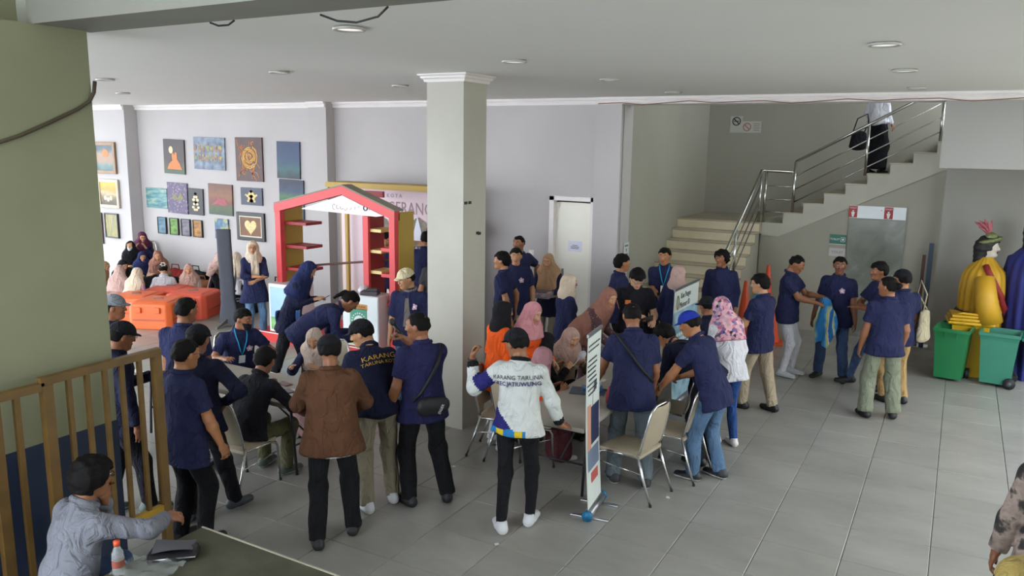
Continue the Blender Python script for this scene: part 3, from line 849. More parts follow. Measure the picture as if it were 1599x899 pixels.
# main wall with a step on the far left, the door opening and pilasters
w = MB()
w.box((-17.75, YW + .05, 1.95), (3.5, .7, 3.9))                 # left bay, stands forward
w.box((-10.86, YW + .2, 1.95), (10.26, .4, 3.9))              # between the step and the door
w.box((-5.35, YW + .2, 3.12), (.76, .4, 1.56)); w.box((-5.35, YW + .5, 1.95), (1.4, .15, 3.9))               # over the door; the box behind it is added against light leaking in
w.box((-4.76, YW + .2, 1.95), (.42, .4, 3.9))
struct('wall_back', w, M_WALL)
pl = struct('trim_1', MB().box((-10.5, YW - .1, 1.93), (.44, .24, 3.86)), M_WALL)
struct('trim_2', MB().box((-4.76, YW - .03, 1.93), (.42, .10, 3.86)), M_WALL)
co = MB()
def cornice(m, x0, x1, y, prof=((0, 0), (.035, 0), (.045, .03), (.03, .05), (.06, .07), (.07, .10), (0, .10))):
    n = len(prof); vs = [(x0, y - a, ZC - .10 + b) for a, b in prof] + [(x1, y - a, ZC - .10 + b) for a, b in prof]
    m._add(vs, [tuple(range(n)), tuple(range(2 * n - 1, n - 1, -1))] + [(i, (i + 1) % n, (i + 1) % n + n, i + n) for i in range(n)])
cornice(co, -19.5, -16, YW - .3); cornice(co, -16, -10.72, YW); cornice(co, -10.72, -10.28, YW - .22); cornice(co, -10.28, -4.97, YW); cornice(co, -4.97, 3, YW - .08)
struct('trim_3', co, M_WHITE)
struct('wall_stair_side', MB().box((-4.65, 13.97, 2.9), (.2, 4.24, 5.8)), M_STAIRWALL)
struct('wall_stair_back', MB().box((-1.4, 16.15, 2.9), (6.4, .2, 5.8)), M_STAIRWALL)
struct('ceiling_stairwell', MB().box((-1.4, 13.9, 5.85), (6.6, 4.9, .1)), M_STAIRWALL)
struct('beam_stairwell', MB().box((-1.4, YW + .2, 4.8), (6.4, .4, 2.08)), M_CEIL)
struct('wall_under_stair', MB().prism([(-3.05, 0), (-.2, 0), (-.2, 2.86), (-2.74, 1.62), (-3.05, 1.62)], 14.42, 14.55), M_STAIRWALL)
struct('wall_right', MB().box((1.385, 14.1, 2.0), (3.23, .2, 4.0)), mat('wall_right_paint', '#96948e', .8, var=.05, vscale=.8))
struct('wall_bulkhead', MB().box((1.36, 12.72, 3.345), (3.28, 2.5, .83)), mat('bulkhead_paint', '#a09e9a', .8, var=.04, vscale=.8))
struct('wall_bounce_unseen', MB().box((6.6, 9.0, 1.7), (.3, 12, 3.4)), mat('bounce_wall_olive', '#a69e62', .9, var=.1))  # unseen, added to bounce olive light in and hide the low sky
struct('wall_lightblock_right', MB().box((3.1, .8, 2.5), (.2, 5.2, 5.0)), M_STAIRWALL)  # unseen, added to keep side daylight off the near column
struct('wall_lightblock_back', MB().box((.6, -1.9, 2.5), (5.0, .2, 5.0)), M_STAIRWALL)  # unseen blocker, added to hold back daylight from the front
# middle pillar
pil = struct('pillar', MB().box((-4.818, 7.302, 1.93), (.465, .457, 3.86)), M_PILLAR)
cp = MB()
prof = [(0, 3.775), (.02, 3.775), (.028, 3.80), (.05, 3.815), (.05, 3.83), (.075, 3.845), (.075, 3.858)]
for (a, za), (b_, zb) in zip(prof[:-1], prof[1:]):
    for k in range(4):
        def ring(e, z):
            x0, x1, y0, y1 = -5.0505 - e, -4.5855 + e, 7.0735 - e, 7.5305 + e
            return [(x0, y0, z), (x1, y0, z), (x1, y1, z), (x0, y1, z)]
        A, Bq = ring(a, za), ring(b_, zb); cp._add([A[k], A[(k + 1) % 4], Bq[(k + 1) % 4], Bq[k]], [(0, 1, 2, 3)])
struct('capital', cp, M_WHITE, pil)
nail = mat('nail_dark', '#2b2622', .6, var=0)
for (dy, z) in ((7.12, 2.52), (7.2, 2.52), (7.36, 2.18), (7.40, 2.17)):
    MB().box((-4.583, dy, z), (.01, .05, .03)).build('paint_chip', nail, pil)
# near olive column with a dark blue dado
colm = struct('column', MB().box((-5.25, 2.2, 1.905), (.6, 2.06, 3.81)).box((-5.32, 2.05, 4.4), (.5, 1.64, 1.18)), M_OLIVE)
struct('painted_dado', MB().box((-5.25, 2.2, .61), (.612, 2.072, 1.22)), mat('dado_blue', '#1c2c48', .6, var=.1), colm)
cab = MB(); cab.tube([PX(-20, 228, -4.94), PX(30, 212, -4.94), PX(80, 190, -4.94), PX(122, 170, -4.94), PX(140, 158, -4.94), np.array((-4.93, 3.235, 3.43)), np.array((-4.935, 3.25, 3.50))], .012, 6)
tag(cab.build('cable', mat('cable_brown', '#4a4030', .7, var=.2)), 'brown cable running round the olive column below the beam', 'cable')
wr = MB(); wr.tube([(-3.05, 3.31, 3.80), (-2.95, 3.33, 3.765), (-2.82, 3.33, 3.75), (-2.68, 3.33, 3.77), (-2.6, 3.31, 3.81)], .006, 5)
tag(wr.build('wire_loop', mat('wire_black', '#1e1e1e', .6, var=0)), 'thin black wire sagging below the front beam', 'wire')
wr = MB(); wr.tube([(-3.9, 3.31, 3.81), (-3.84, 3.32, 3.79), (-3.76, 3.32, 3.79), (-3.7, 3.31, 3.81)], .006, 5)
tag(wr.build('wire_loop', mat('wire_black', '#1e1e1e', .6, var=0)), 'short dark wire loop on the front beam nearest the olive column', 'wire')
cw = MB(); pts = [(-4.9 + .35 * k, YW - .17, 3.765 + .018 * math.sin(k * 2.1) + .010 * math.sin(k * 5.3)) for k in range(27)]
cw.tube(pts, .006, 5); tag(cw.build('cable', mat('cable_red', '#8d5e52', .7, var=.1)), 'thin reddish cable strung along the cornice over the stairs', 'cable')
# downlights
def downlight(x, y, label):
    r = empty('ceiling_light', (x, y, ZC), 0, label, 'ceiling light', 'round recessed lights in the hall ceiling')
    MB().lathe([(.075, -.001), (.105, -.004), (.110, -.016), (.100, -.024), (.082, -.020), (.078, -.001)], n=20, caps=False).build('ring', mat('light_ring', '#bdbcb8', .4, .2, var=0), r)
    MB().lathe([(.0, -.018), (.079, -.014)], n=20, caps=False).build('lamp_glass', mat('light_glass', '#f4f2ea', .25, var=0, emit=.35), r)
    return r
for x, y, l in ((-3.5, 4.06, 'recessed round ceiling light nearest the front beam'), (-3.5, 6.2, 'recessed round ceiling light just right of the pillar capital'), (-6.35, 6.25, 'recessed round ceiling light halfway between the olive column and the pillar'),
                (-6.3, 8.25, 'recessed round ceiling light touching the left of the pillar capital'), (-3.45, 8.22, 'recessed round ceiling light above the white door side of the hall'), (-3.45, 10.4, 'recessed round ceiling light close to the cornice left of the stairs'),
                (-.56, 6.13, 'recessed round ceiling light at upper right, largest of the right row'), (-.56, 8.17, 'recessed round ceiling light at upper right, middle of the right row'), (-.57, 10.5, 'recessed round ceiling light at upper right, close to the cornice'),
                (-9.28, 6.25, 'recessed round ceiling light nearest the olive column edge'), (-11.75, 8.2, 'recessed round ceiling light at far left above the wall step')):
    downlight(x, y, l)
# ------------------------------------------------------------------ white door
M_DOOR = mat('door_white', '#efece0', .55, var=.03)
dr = struct('door_1', MB().box((-5.30, YW + .06, 1.08), (.60, .05, 2.16)), M_DOOR)
fr = MB().box((-5.70, YW, 1.17), (.08, .12, 2.34)).box((-4.99, YW, 1.17), (.06, .12, 2.34)).box((-5.345, YW, 2.31), (.79, .12, .07))
struct('door_frame', fr, M_WHITE, dr)
struct('door_stop', MB().box((-5.63, YW + .07, 1.12), (.07, .06, 2.24)).box((-5.0, YW + .07, 1.12), (.05, .06, 2.24)).box((-5.31, YW + .07, 2.2), (.6, .06, .09)), M_DOOR, dr)
hd = MB(); hd.tube([(-5.52, YW + .03, 1.05), (-5.52, YW - .03, 1.05), (-5.43, YW - .03, 1.05)], .011, 8); hd.box((-5.52, YW + .032, 1.08), (.04, .008, .18)); struct('door_handle', hd, mat('steel_brushed', '#9a9a98', .3, 1.0, var=.05), dr)
pp = empty('paper_notice', (-5.31, YW + .03, 1.55), 0, 'white paper notice taped to the white door', 'notice')
MB().box((0, 0, 0), (.24, .003, .17)).build('sheet', mat('paper_white', '#dfe0ee', .8, var=.02), pp)
M_INK = mat('ink_dark', '#3a3d48', .7, var=0)
for k, wd in enumerate((.09, .15, .14)):
    MB().box((0, -.002, .015 - .025 * k), (wd, .002, .009)).build('text_line', M_INK, pp)
sw = empty('light_switch', (-6.08, YW - .005, 1.39), 0, 'small white wall switch left of the white door', 'switch')
MB().box((0, 0, 0), (.09, .012, .09), bevel=.004).build('plate', M_WHITE, sw); MB().box((0, -.008, 0), (.03, .008, .05)).build('rocker', M_DOOR, sw)
nt_ = empty('paper_notice', (-4.54, 11.75, 1.52), 0, 'small white paper notice on the stair wall beside the corner', 'notice')
MB().box((0, 0, 0), (.004, .22, .24)).build('sheet', mat('paper_pale', '#c5ccca', .8, var=.02), nt_)
for k, (wd, hh_) in enumerate(((.14, .025), (.03, .05), (.12, .03))): MB().box((.003, 0, .07 - .07 * k), (.002, wd, hh_)).build('text_line', mat('ink_slate', '#5d6a70', .7, var=0), nt_)
# ------------------------------------------------------------------ stairs
M_STEP = mat('stair_tile_cream', '#cfc3a6', .3, var=.06, vscale=4)
M_TREAD = mat('stair_tread_cream', '#a79c86', .25, var=.06, vscale=4)
st = struct('staircase', MB(), None) if False else None
Y1, Z1, RUN, RISE = 14.35, 1.85, .289, .1682
NS = 11
poly = [(Y1 + .02, 0), (Y1 + .02, Z1 - .03)]
for k in range(NS):
    yk = Y1 - RUN * k; zk = Z1 - RISE * k - .03
    poly += [(yk, zk), (yk, zk - RISE)]
poly = poly[:-1] + [(Y1 - RUN * (NS - 1), 0)]
sb = MB(); sb.prism(poly, -4.55, -3.06, 'yz')
stair = struct('staircase', sb, M_STAIRWALL)
rm = MB().box((0, 0, 0), (1.49, .014, RISE - .032), bevel=.003).mesh('riser'); rm.materials.append(M_STEP)
tm2 = MB().box((0, 0, 0), (1.505, RUN + .028, .028), bevel=.006).mesh('tread'); tm2.materials.append(M_TREAD)
for k in range(NS):
    yk = Y1 - RUN * k; zk = Z1 - RISE * k
    o = bpy.data.objects.new('riser', rm); COL.objects.link(o); o.parent = stair; o.location = (-3.805, yk - .008, zk - .03 - (RISE - .03) / 2)
    if k: o = bpy.data.objects.new('tread', tm2); COL.objects.link(o); o.parent = stair; o.location = (-3.800, yk + RUN / 2 - .014, zk - .014)
MB().box((-3.79, 15.195, Z1 - .1), (1.52, 1.69, .2)).build('landing', M_TREAD, stair)
# upper flight, climbing to the right
X2, Z2, RUN2, RISE2, N2 = -2.68, Z1, .325, .178, 9
poly = []
for k in range(N2):
    xk = X2 + RUN2 * k; zk = Z2 + RISE2 * k
    poly += [(xk, zk - (.0 if k else .0)), (xk, zk + RISE2)]
xe = X2 + RUN2 * N2
poly += [(xe, Z2 + RISE2 * N2), (xe, Z2 + RISE2 * N2 - .35), (X2 - .05, Z1 - .23), (X2 - .35, Z1 - .23), (X2 - .35, Z1)]
MB().prism(poly, 14.40, 16.04, 'xz').build('flight', mat('stair_flight_paint', '#b0aea2', .75, var=.05), stair)
tm3 = MB().box((0, 0, 0), (RUN2 + .02, 1.6, .02), bevel=.005).mesh('tread'); tm3.materials.append(M_TREAD)
for k in range(N2):
    o = bpy.data.objects.new('tread', tm3); COL.objects.link(o); o.parent = stair; o.location = (X2 + RUN2 * (k + .5) - .01, 15.21, Z2 + RISE2 * (k + 1) + .01)
M_STEEL = mat('steel_polished', '#b9b9b5', .22, 1.0, var=.03)
def rail(m, a, b, r=.013): m.tube([a, b], r, 8)
hr = empty('stair_railing', (-3.09, 12.8, 0), 0, 'polished steel railing with four rails along the stairs', 'railing')
def hpart(name, pts, r):
    m = MB(); m.tube([np.array(p) - np.array((-3.09, 12.8, 0)) for p in pts], r, 10); return m.build(name, M_STEEL, hr)
sl = .89 / 1.59
zt = lambda y: 1.87 + (y - 12.8) * sl
for y in (11.6, 12.8, 14.38): hpart('post', [(-3.09, y, zt(y) - .93), (-3.09, y, zt(y))], .022)
hpart('handrail', [(-3.09, 11.35, zt(11.35)), (-3.09, 14.38, zt(14.38)), (-3.05, 14.44, zt(14.38)), (-2.56, 14.44, 2.74)], .025)
for q in (.25, .48, .7): hpart('rail', [(-3.09, 11.4, zt(11.4) - q), (-3.09, 14.38, zt(14.38) - q)], .011)
for x, z0_, z1_ in ((-3.02, 1.85, 2.74), (-2.54, 2.03, 2.92), (-1.43, 2.72, 3.55), (-.38, 3.2, 4.0)): hpart('post', [(x, 14.44, z0_), (x, 14.44, z1_)], .024)
for q in (.25, .48, .70): hpart('rail', [(-3.02, 14.44, 2.74 - q), (-2.54, 14.44, 2.74 - q)], .011)
su = (3.55 - 2.92) / (2.54 - 1.43)
hpart('handrail', [(-2.54, 14.44, 2.92), (-.2, 14.44, 2.92 + su * 2.34)], .025)
for q in (.25, .48, .70): hpart('rail', [(-2.54, 14.44, 2.92 - q), (-.2, 14.44, 2.92 + su * 2.34 - q)], .011)
# ------------------------------------------------------------------ wall signs
M_SIGNW = mat('sign_white', '#d9dcda', .5, var=.02); M_BLK = mat('print_black', '#1b1b1b', .6, var=0); M_RED = mat('print_red', '#a02a2c', .5, var=.03)
M_REDSOFT = mat('print_red_faded', '#b07a72', .6, var=.05)
def ring_mark(m, c, r, t, n=28, y=0.0):
    m.tube([(c[0] + r * math.cos(2 * math.pi * k / n), y, c[1] + r * math.sin(2 * math.pi * k / n)) for k in range(n)], t, 5, closed=True)
    q = r * .7; m.tube([(c[0] - q, y, c[1] + q), (c[0] + q, y, c[1] - q)], t, 5)
yb = 16.04
s1 = empty('no_smoking_sign', (-4.0, yb, 3.595), 0, 'white no smoking sign with black ring, upper left on stair wall', 'sign')
MB().box((0, 0, 0), (.24, .006, .32)).build('panel', mat('sign_grey', '#b4b4ac', .6, var=.03), s1)
m = MB(); ring_mark(m, (0, .06), .075, .010, y=-.005); m.box((0, -.005, .06), (.1, .004, .014)); m.build('ring_mark', M_BLK, s1)
s2 = empty('no_smoking_sign', (-3.70, yb, 3.545), 0, 'wide white sign with faded red prohibition ring on stair wall', 'sign')
MB().box((0, 0, 0), (.36, .006, .22)).build('panel', mat('sign_grey', '#b4b4ac', .6, var=.03), s2)
m = MB(); ring_mark(m, (-.09, 0), .072, .010, y=-.005); m.build('ring_mark', M_REDSOFT, s2)
for k in range(4): MB().box((.09, -.004, .06 - .04 * k), (.13 - .02 * (k % 2), .003, .014)).build('text_line', mat('ink_faded', '#8a837c', .7, var=0), s2)
yt = 14.41
# toilet glass panel under the stairs
M_GLASS = ramp_mat('frosted_glass_grey', 'noise', 2.2, [(0.3, '#6d7068'), (.55, '#7b7e76'), (.75, '#94968e')], rough=.18, detail=6, distort=1.5, bump=.02)
gd = struct('door_2', MB().box((-1.17, yt - .01, 1.0), (.86, .03, 2.0)), M_GLASS)
sg_ = empty('toilet_sign', (-1.18, yt - .03, 2.12), 0, 'white strip sign with red toilet squares above the glass door', 'sign')
MB().box((0, 0, 0), (.86, .012, .205)).build('panel', mat('sign_strip_white', '#dfe6ea', .4, var=.02), sg_)  # plain pale panel behind the red squares
for x in (-.37, .17):
    sq = MB().box((x, -.010, 0), (.13, .008, .19)).build('red_square', M_RED, sg_)
    b = MB(); b.lathe([(0, .03), (.016, .02), (.016, .005), (0, -.005)], (x, -.016, .0), n=12, sy=.2); b.prism([(x - .03, -.005), (x + .03, -.005), (x + .02, -.045), (x + .012, -.085), (x - .012, -.085), (x - .02, -.045)], -.0175, -.0145)
    b.build('pictogram', M_SIGNW, sq)
    text_obj('TOILET', (x, -.0155, .062), .034, M_SIGNW, sq)
m = MB().box((.06, -.01, .04), (.012, .006, .012)).build('screw', M_BLK, sg_)
gs = empty('toilet_sign', (-1.755, yt, 1.635), 0, 'green toilet direction sign with white icon on the wall', 'sign')
MB().box((0, 0, 0), (.26, .01, .16)).build('panel', mat('sign_green', '#2f6a5c', .45, var=.05), gs)
text_obj('TOILET', (-.045, -.007, .0), .048, M_SIGNW, gs)
b = MB(); b.tube([(.05, -.007, -.035), (.115, -.007, -.035), (.115, -.007, .035), (.05, -.007, .035)], .005, 4, closed=True); b.box((.083, -.007, 0), (.03, .004, .03)); b.build('icon', M_SIGNW, gs)
MB().box((0, -.001, -.083), (.26, .012, .008)).build('edge_strip', M_SIGNW, gs)
ps = empty('toilet_sign', (-1.75, yt, 1.415), 0, 'white paper sign below the green sign, lettered TOILET', 'sign')
MB().box((0, 0, 0), (.26, .004, .14)).build('sheet', mat('paper_lilac', '#b9b4b6', .8, var=.02), ps); text_obj('TOILET', (0, -.004, .0), .058, mat('ink_brown', '#94806c', .7, var=0), ps, bold=.001)
# ------------------------------------------------------------------ paintings on the back wall
YP = YW - .005
def disc(m, cx, cz, r, y, sx=1.0, sz=1.0, n=16, t=.002):
    m.prism([(cx + r * sx * math.cos(2 * math.pi * k / n), cz + r * sz * math.sin(2 * math.pi * k / n)) for k in range(n)], y - t, y)
def stroke(m, pts, w, y):
    for (a, b), (c, d) in zip(pts[:-1], pts[1:]):
        L = math.hypot(c - a, d - b) + 1e-9; nx, nz = -(d - b) / L * w / 2, (c - a) / L * w / 2
        m.prism([(a - nx, b - nz), (c - nx, d - nz), (c + nx, d + nz), (a + nx, b + nz)], y - .002, y)
def painting(label, x0, z0, x1, z1, m, frame=None, fw=.06, tilt=0.0, marks=None, yy=None, group='paintings on the back wall', mat2=None):
    cx, cz, w_, h_ = (x0 + x1) / 2, (z0 + z1) / 2, x1 - x0, z0 - z1
    r = empty('painting', (cx, (yy or YP), cz), 0, label, 'painting', group); r.rotation_euler = (0, math.radians(tilt), 0)
    iw, ih = (w_ - 2 * fw, h_ - 2 * fw) if frame else (w_, h_)
    MB().box((0, -.015, 0), (iw, .03, ih)).build('canvas', m, r)
    if frame:
        f = MB()
        for sx in (-1, 1): f.box((sx * (w_ - fw) / 2, -.022, 0), (fw, .045, h_), bevel=.008)
        for sz in (-1, 1): f.box((0, -.022, sz * (h_ - fw) / 2), (w_ - 2 * fw, .045, fw), bevel=.008)
        f.build('frame', frame, r)
        if mat2 is not None:
            f = MB(); t = .025
            for sx in (-1, 1): f.box((sx * (iw - t) / 2, -.033, 0), (t, .008, ih))
            for sz in (-1, 1): f.box((0, -.033, sz * (ih - t) / 2), (iw - 2 * t, .008, t))
            f.build('inner_slip', mat2, r)
    if marks:
        for nm, mm, fn in marks:
            b = MB(); fn(b, iw, ih); b.build(nm, mm, r)
    return r
M_FRAMEW = mat('frame_wood', '#8a6a4c', .5, var=.15, vscale=12); M_FRAMEP = mat('frame_pale', '#b3a894', .5, var=.1, vscale=10); M_FRAMED = mat('frame_black', '#1d1a1a', .4, var=.05)
GOLD = mat('paint_gold', '#d9bc78', .5, var=.2, vscale=40); ORNG = mat('paint_orange', '#c8783e', .6, var=.2, vscale=30); YEL = mat('paint_yellow', '#d8b04e', .6, var=.2, vscale=30); PNK = mat('paint_pink', '#a0505a', .6, var=.25, vscale=20); CRM = mat('paint_cream', '#dcc9a0', .6, var=.2, vscale=30); MULTI = ramp_mat('paint_multi', 'cells', 26, [(.2, '#7a4a6a'), (.4, '#c9b23a'), (.6, '#4a8a74'), (.8, '#b05a4a')], bump=0)
YF = -.031
yl = YP - .305
painting('narrow dark painting half hidden by the olive column, topmost', -17.75, 3.29, -17.32, 2.33, mat('paint_dark_maroon', '#3d2428', .5, var=.2, vscale=6), yy=yl)
painting('wood framed seascape with orange sky left of the wall step', -17.1, 3.06, -16.35, 2.36, ramp_mat('paint_seascape', 'grad', 5, [(.15, '#3f6a6e'), (.3, '#6e8c88'), (.42, '#b08a72'), (.6, '#a8907e'), (.75, '#4d6470'), (.9, '#39505e')], stretch=(1, 1, 1.3)), M_FRAMEW, .075, yy=yl,
         marks=[('sun_glow', ORNG, lambda m, w, h: disc(m, .03, .10, .09, YF, 1.3))])
painting('narrow dark painting half hidden by the olive column, middle one', -17.75, 2.33, -17.22, 1.55, mat('paint_dark_grey', '#3c3a40', .5, var=.3, vscale=8), yy=yl)
painting('pale framed painting of yellow cloud over brown ground', -17.05, 2.24, -16.32, 1.6, ramp_mat('paint_cloud', 'grad', 6, [(.2, '#4a3a26'), (.4, '#8a7650'), (.52, '#c8b48a'), (.62, '#c99a2c'), (.8, '#d8b534')], stretch=(1, 1, 1.4)), M_FRAMEP, .07, yy=yl,
         marks=[('pale_blossom', CRM, lambda m, w, h: [disc(m, x, -.10 - .03 * (i % 2), .05, YF) for i, x in enumerate((-.12, -.02, .08))])])
painting('dark maroon painting with pale arch behind the seated women', -17.45, 1.47, -17.02, .76, mat('paint_maroon', '#4a3038', .5, var=.2, vscale=6), yy=yl,
         marks=[('pale_arch', mat('paint_rose', '#b89a92', .6, var=.3, vscale=20), lambda m, w, h: m.prism([(-.13, -.12), (.13, -.12), (.13, .1), (.09, .19), (0, .23), (-.09, .19), (-.13, .1)], YF - .002, YF)),
                ('blue_band', mat('paint_navy', '#2e3358', .6, var=.2), lambda m, w, h: m.box((0, YF, -.17), (.26, .004, .1)))])
painting('dark framed painting with vertical yellow streaks', -16.9, 1.48, -16.42, .92, ramp_mat('paint_streaks', 'noise', 4, [(.3, '#6d6a4a'), (.5, '#b8a860'), (.62, '#5a7068'), (.75, '#a8a898')], stretch=(6, 1, .8)), M_FRAMED, .03, yy=yl)
painting('tall dark painting of an orange seated figure under a moon', -15.12, 3.14, -14.46, 2.41, ramp_mat('paint_night', 'grad', 5, [(.1, '#3d5a3c'), (.25, '#4d4a34'), (.4, '#46302e'), (.8, '#3f2c30')], stretch=(1, 1, 1.2)), tilt=1.5,
         marks=[('moon', CRM, lambda m, w, h: disc(m, -.09, .14, .065, YF, 1, 1.2)), ('figure', ORNG, lambda m, w, h: m.prism([(-.22, -.27), (.25, -.27), (.18, -.14), (.10, -.05), (.10, .09), (.04, .10), (.02, .04), (-.03, .09), (-.07, .03), (-.05, -.08), (-.16, -.16)], YF - .002, YF))])
painting('grey blue painting with a block of colourful rounded letters', -14.15, 3.19, -13.22, 2.53, ramp_mat('paint_bluegrey', 'noise', 7, [(.3, '#4d5c78'), (.55, '#8796ab'), (.75, '#a8b4c4')], detail=6), tilt=1.0,
         marks=[('letter_shapes', MULTI, lambda m, w, h: [m.prism([(x - .045 + .045 * (1 + math.cos(a)) * 0 + .05 * math.cos(a), z + .085 * math.sin(a)) for a in np.linspace(0, 2 * math.pi, 12)[:-1]], YF - .002, YF) for x in np.linspace(-.36, .38, 7) for z in (.10, -.09)])])
rw = np.random.default_rng(2)
painting('tall brown painting with a web of orange and yellow lines', -12.9, 3.2, -12.15, 2.33, mat('paint_brown_dark', '#4d302c', .5, var=.2, vscale=6),
         marks=[('orange_web', ORNG, lambda m, w, h: [stroke(m, [(max(-.35, min(.35, x0 + .12 * math.sin(t * 5 + i) * t)), max(-.41, min(.41, z0 + (rw.uniform(-.1, .1)) * t + .3 * t * (1 if i % 2 else -1)))) for t in np.linspace(0, 1, 5)], .014, YF) for i, (x0, z0) in enumerate(zip(rw.uniform(-.27, .22, 26), rw.uniform(-.13, .13, 26)))]),
                ('yellow_web', YEL, lambda m, w, h: [stroke(m, [(.02 + (.05 + .03 * i) * math.cos(t + i * 1.9) * 1.1, .05 + (.05 + .035 * i) * math.sin(t + i * 1.9)) for t in np.linspace(0, 4.2, 9)], .016, YF - .002) for i in range(6)])])
painting('wide teal abstract painting in the middle row', -15.8, 2.08, -15.1, 1.64, ramp_mat('paint_teal', 'noise', 3, [(.3, '#2c6472'), (.5, '#5d9aa0'), (.65, '#a9bda8'), (.75, '#c4b878')], stretch=(1, 1, 5)))
painting('purple floral painting overlapping the teal one', -15.08, 2.22, -14.44, 1.56, ramp_mat('paint_purple_floral', 'voronoi', 16, [(.1, '#c49ac0'), (.3, '#80608c'), (.5, '#5a5070')]), tilt=1.2,
         marks=[('olive_leaf', mat('paint_olive', '#7a7452', .6, var=.3, vscale=20), lambda m, w, h: [m.prism([(-.2, -.02), (-.05, .12), (.02, .0), (.12, .15), (.22, .0), (.1, -.06), (0, -.04)], YF - .002, YF)])])
painting('narrow black painting with a pale golden tree ornament', -14.4, 2.12, -13.95, 1.56, mat('paint_black', '#25242a', .5, var=.1), tilt=1.2,
         marks=[('gold_ornament', CRM, lambda m, w, h: [disc(m, sx * x, z, r_, YF, 1.3, .9) for (x, z, r_) in ((0, .17, .03), (.03, .10, .03), (.06, .04, .035), (.05, -.05, .03), (.08, -.12, .03), (.03, -.17, .03), (0, -.02, .03)) for sx in (-1, 1)])])
painting('painting of a red flower under an orange sky', -13.77, 2.24, -13.06, 1.6, ramp_mat('paint_sunset', 'grad', 6, [(.15, '#40553a'), (.3, '#56603a'), (.42, '#84443c'), (.6, '#96603c'), (.85, '#7a4a34')], stretch=(1, 1, 1.3)), tilt=1.0,
         marks=[('red_petals', PNK, lambda m, w, h: [m.prism([(-.26, -.12), (-.12, -.03), (-.05, .07), (.03, .0), (.12, .03), (.24, -.1), (.08, -.12), (-.08, -.10)], YF - .002, YF)])])
painting('small dark painting with a golden leaf ornament', -12.8, 2.2, -12.2, 1.85, mat('paint_slate', '#3b3f52', .5, var=.2, vscale=5),
         marks=[('gold_leaf', GOLD, lambda m, w, h: [disc(m, sx * x, z, r_, YF, 1.2) for (x, z, r_) in ((0, .10, .03), (.04, .05, .035), (.10, .01, .03), (.15, .03, .02), (.05, -.04, .04), (.09, -.09, .025), (0, -.08, .04), (0, 0, .04)) for sx in (-1, 1)])])
painting('dark framed painting of a golden filigree heart', -12.95, 1.70, -12.16, 1.12, ramp_mat('paint_heart_ground', 'noise', 4, [(.3, '#6a4022'), (.6, '#8c5a30')]), M_FRAMED, .075, mat2=mat('slip_white', '#c9c2b2', .6, var=.05),
         marks=[('heart', mat('paint_heart', '#e0c48c', .6, var=.35, vscale=45), lambda m, w, h: m.prism([(.0105 * 16 * math.sin(t) ** 3, .0105 * (13 * math.cos(t) - 5 * math.cos(2 * t) - 2 * math.cos(3 * t) - math.cos(4 * t))) for t in np.linspace(0, 2 * math.pi, 40)[:-1]], YF - .003, YF - .001))])
for lab, x, c in (('small blue striped painting, first of the low row of four', -15.46, ('#31506c', '#6a94a8')), ('small green glowing painting in the low row', -15.06, ('#2c4a1c', '#7ab03c')), ('small grey violet painting in the low row', -14.68, ('#4c4658', '#8a8290')), ('small orange painting, last of the low row of four', -14.3, ('#5a3818', '#d0902c'))):
    painting(lab, x, 1.45, x + .28, 1.08, ramp_mat('paint_small_' + c[1], 'noise', 5, [(.3, c[0]), (.62, c[1])], stretch=(1, 1, 2.5), detail=5), M_FRAMED, .014)
painting('small blue painting with yellow blossom above the grey stand', -13.62, 1.52, -13.22, 1.1, ramp_mat('paint_blue_yellow', 'noise', 6, [(.3, '#34507c'), (.5, '#5c88a8'), (.6, '#c8c46a'), (.75, '#6a8a5c')], detail=5))
painting('tall blue green painting left of the red booth, upper one', -11.75, 3.13, -11.15, 2.42, ramp_mat('paint_aurora', 'grad', 4, [(.1, '#23343c'), (.3, '#2f6468'), (.5, '#2a4a70'), (.8, '#27406a')], stretch=(1, 1, 1.2)), tilt=1.0)
painting('tall dark painting with a green glow left of the red booth, lower one', -11.72, 2.40, -11.08, 1.6, ramp_mat('paint_aurora_low', 'grad', 5, [(.1, '#1f2a34'), (.4, '#2c4a50'), (.55, '#4a7a4c'), (.7, '#2c4468'), (.85, '#232c48')], stretch=(1, 1, 1.1)), tilt=1.0)

# ------------------------------------------------------------------ red house-shaped booth
RED = mat('booth_red', '#d9474a', .45, var=.03); DRED = mat('booth_dark_red', '#9c2b30', .5, var=.04); BYEL = mat('booth_yellow', '#b7973f', .5, var=.03); CREAM = mat('booth_cream', '#e6cf8c', .5, var=.03); BWHT = mat('booth_white', '#ece4e8', .5, var=.02)
bo = (-8.05, 9.2, 0)
bt = empty('display_booth', bo, 0, 'red and yellow house-shaped display booth with shelves', 'booth')
def bpart(name, m_, *boxes, par=bt, prisms=()):
    m = MB()
    for c, sz in boxes: m.box(np.array(c) - np.array(bo), sz)
    for poly, d0, d1 in prisms: m.prism([(a - bo[0], b) for a, b in poly], d0 - bo[1], d1 - bo[1])
    return m.build(name, m_, par)
bpart('platform', mat('platform_red', '#c8342f', .6, var=.06), ((-8.1, 9.45, .075), (3.2, 1.3, .15)))
bpart('kerb_strip', BWHT, ((-8.1, 8.79, .147), (3.2, .014, .012)))
bpart('post', RED, ((-9.31, 9.06, 1.15), (.11, .10, 2.0)))
bpart('post', RED, ((-7.06, 9.06, 1.15), (.10, .10, 2.0)))
bpart('gable', RED, prisms=[([(-9.37, 2.04), (-9.37, 2.17), (-7.98, 2.50), (-7.0, 2.17), (-7.0, 2.04), (-7.98, 2.375)], 9.0, 9.12)])
bpart('roof', mat('booth_edge_grey', '#8f8878', .7, var=.05), prisms=[([(-9.37, 2.172), (-7.98, 2.502), (-7.0, 2.172), (-7.0, 2.192), (-7.98, 2.522), (-9.37, 2.192)], 9.0, 9.22)])
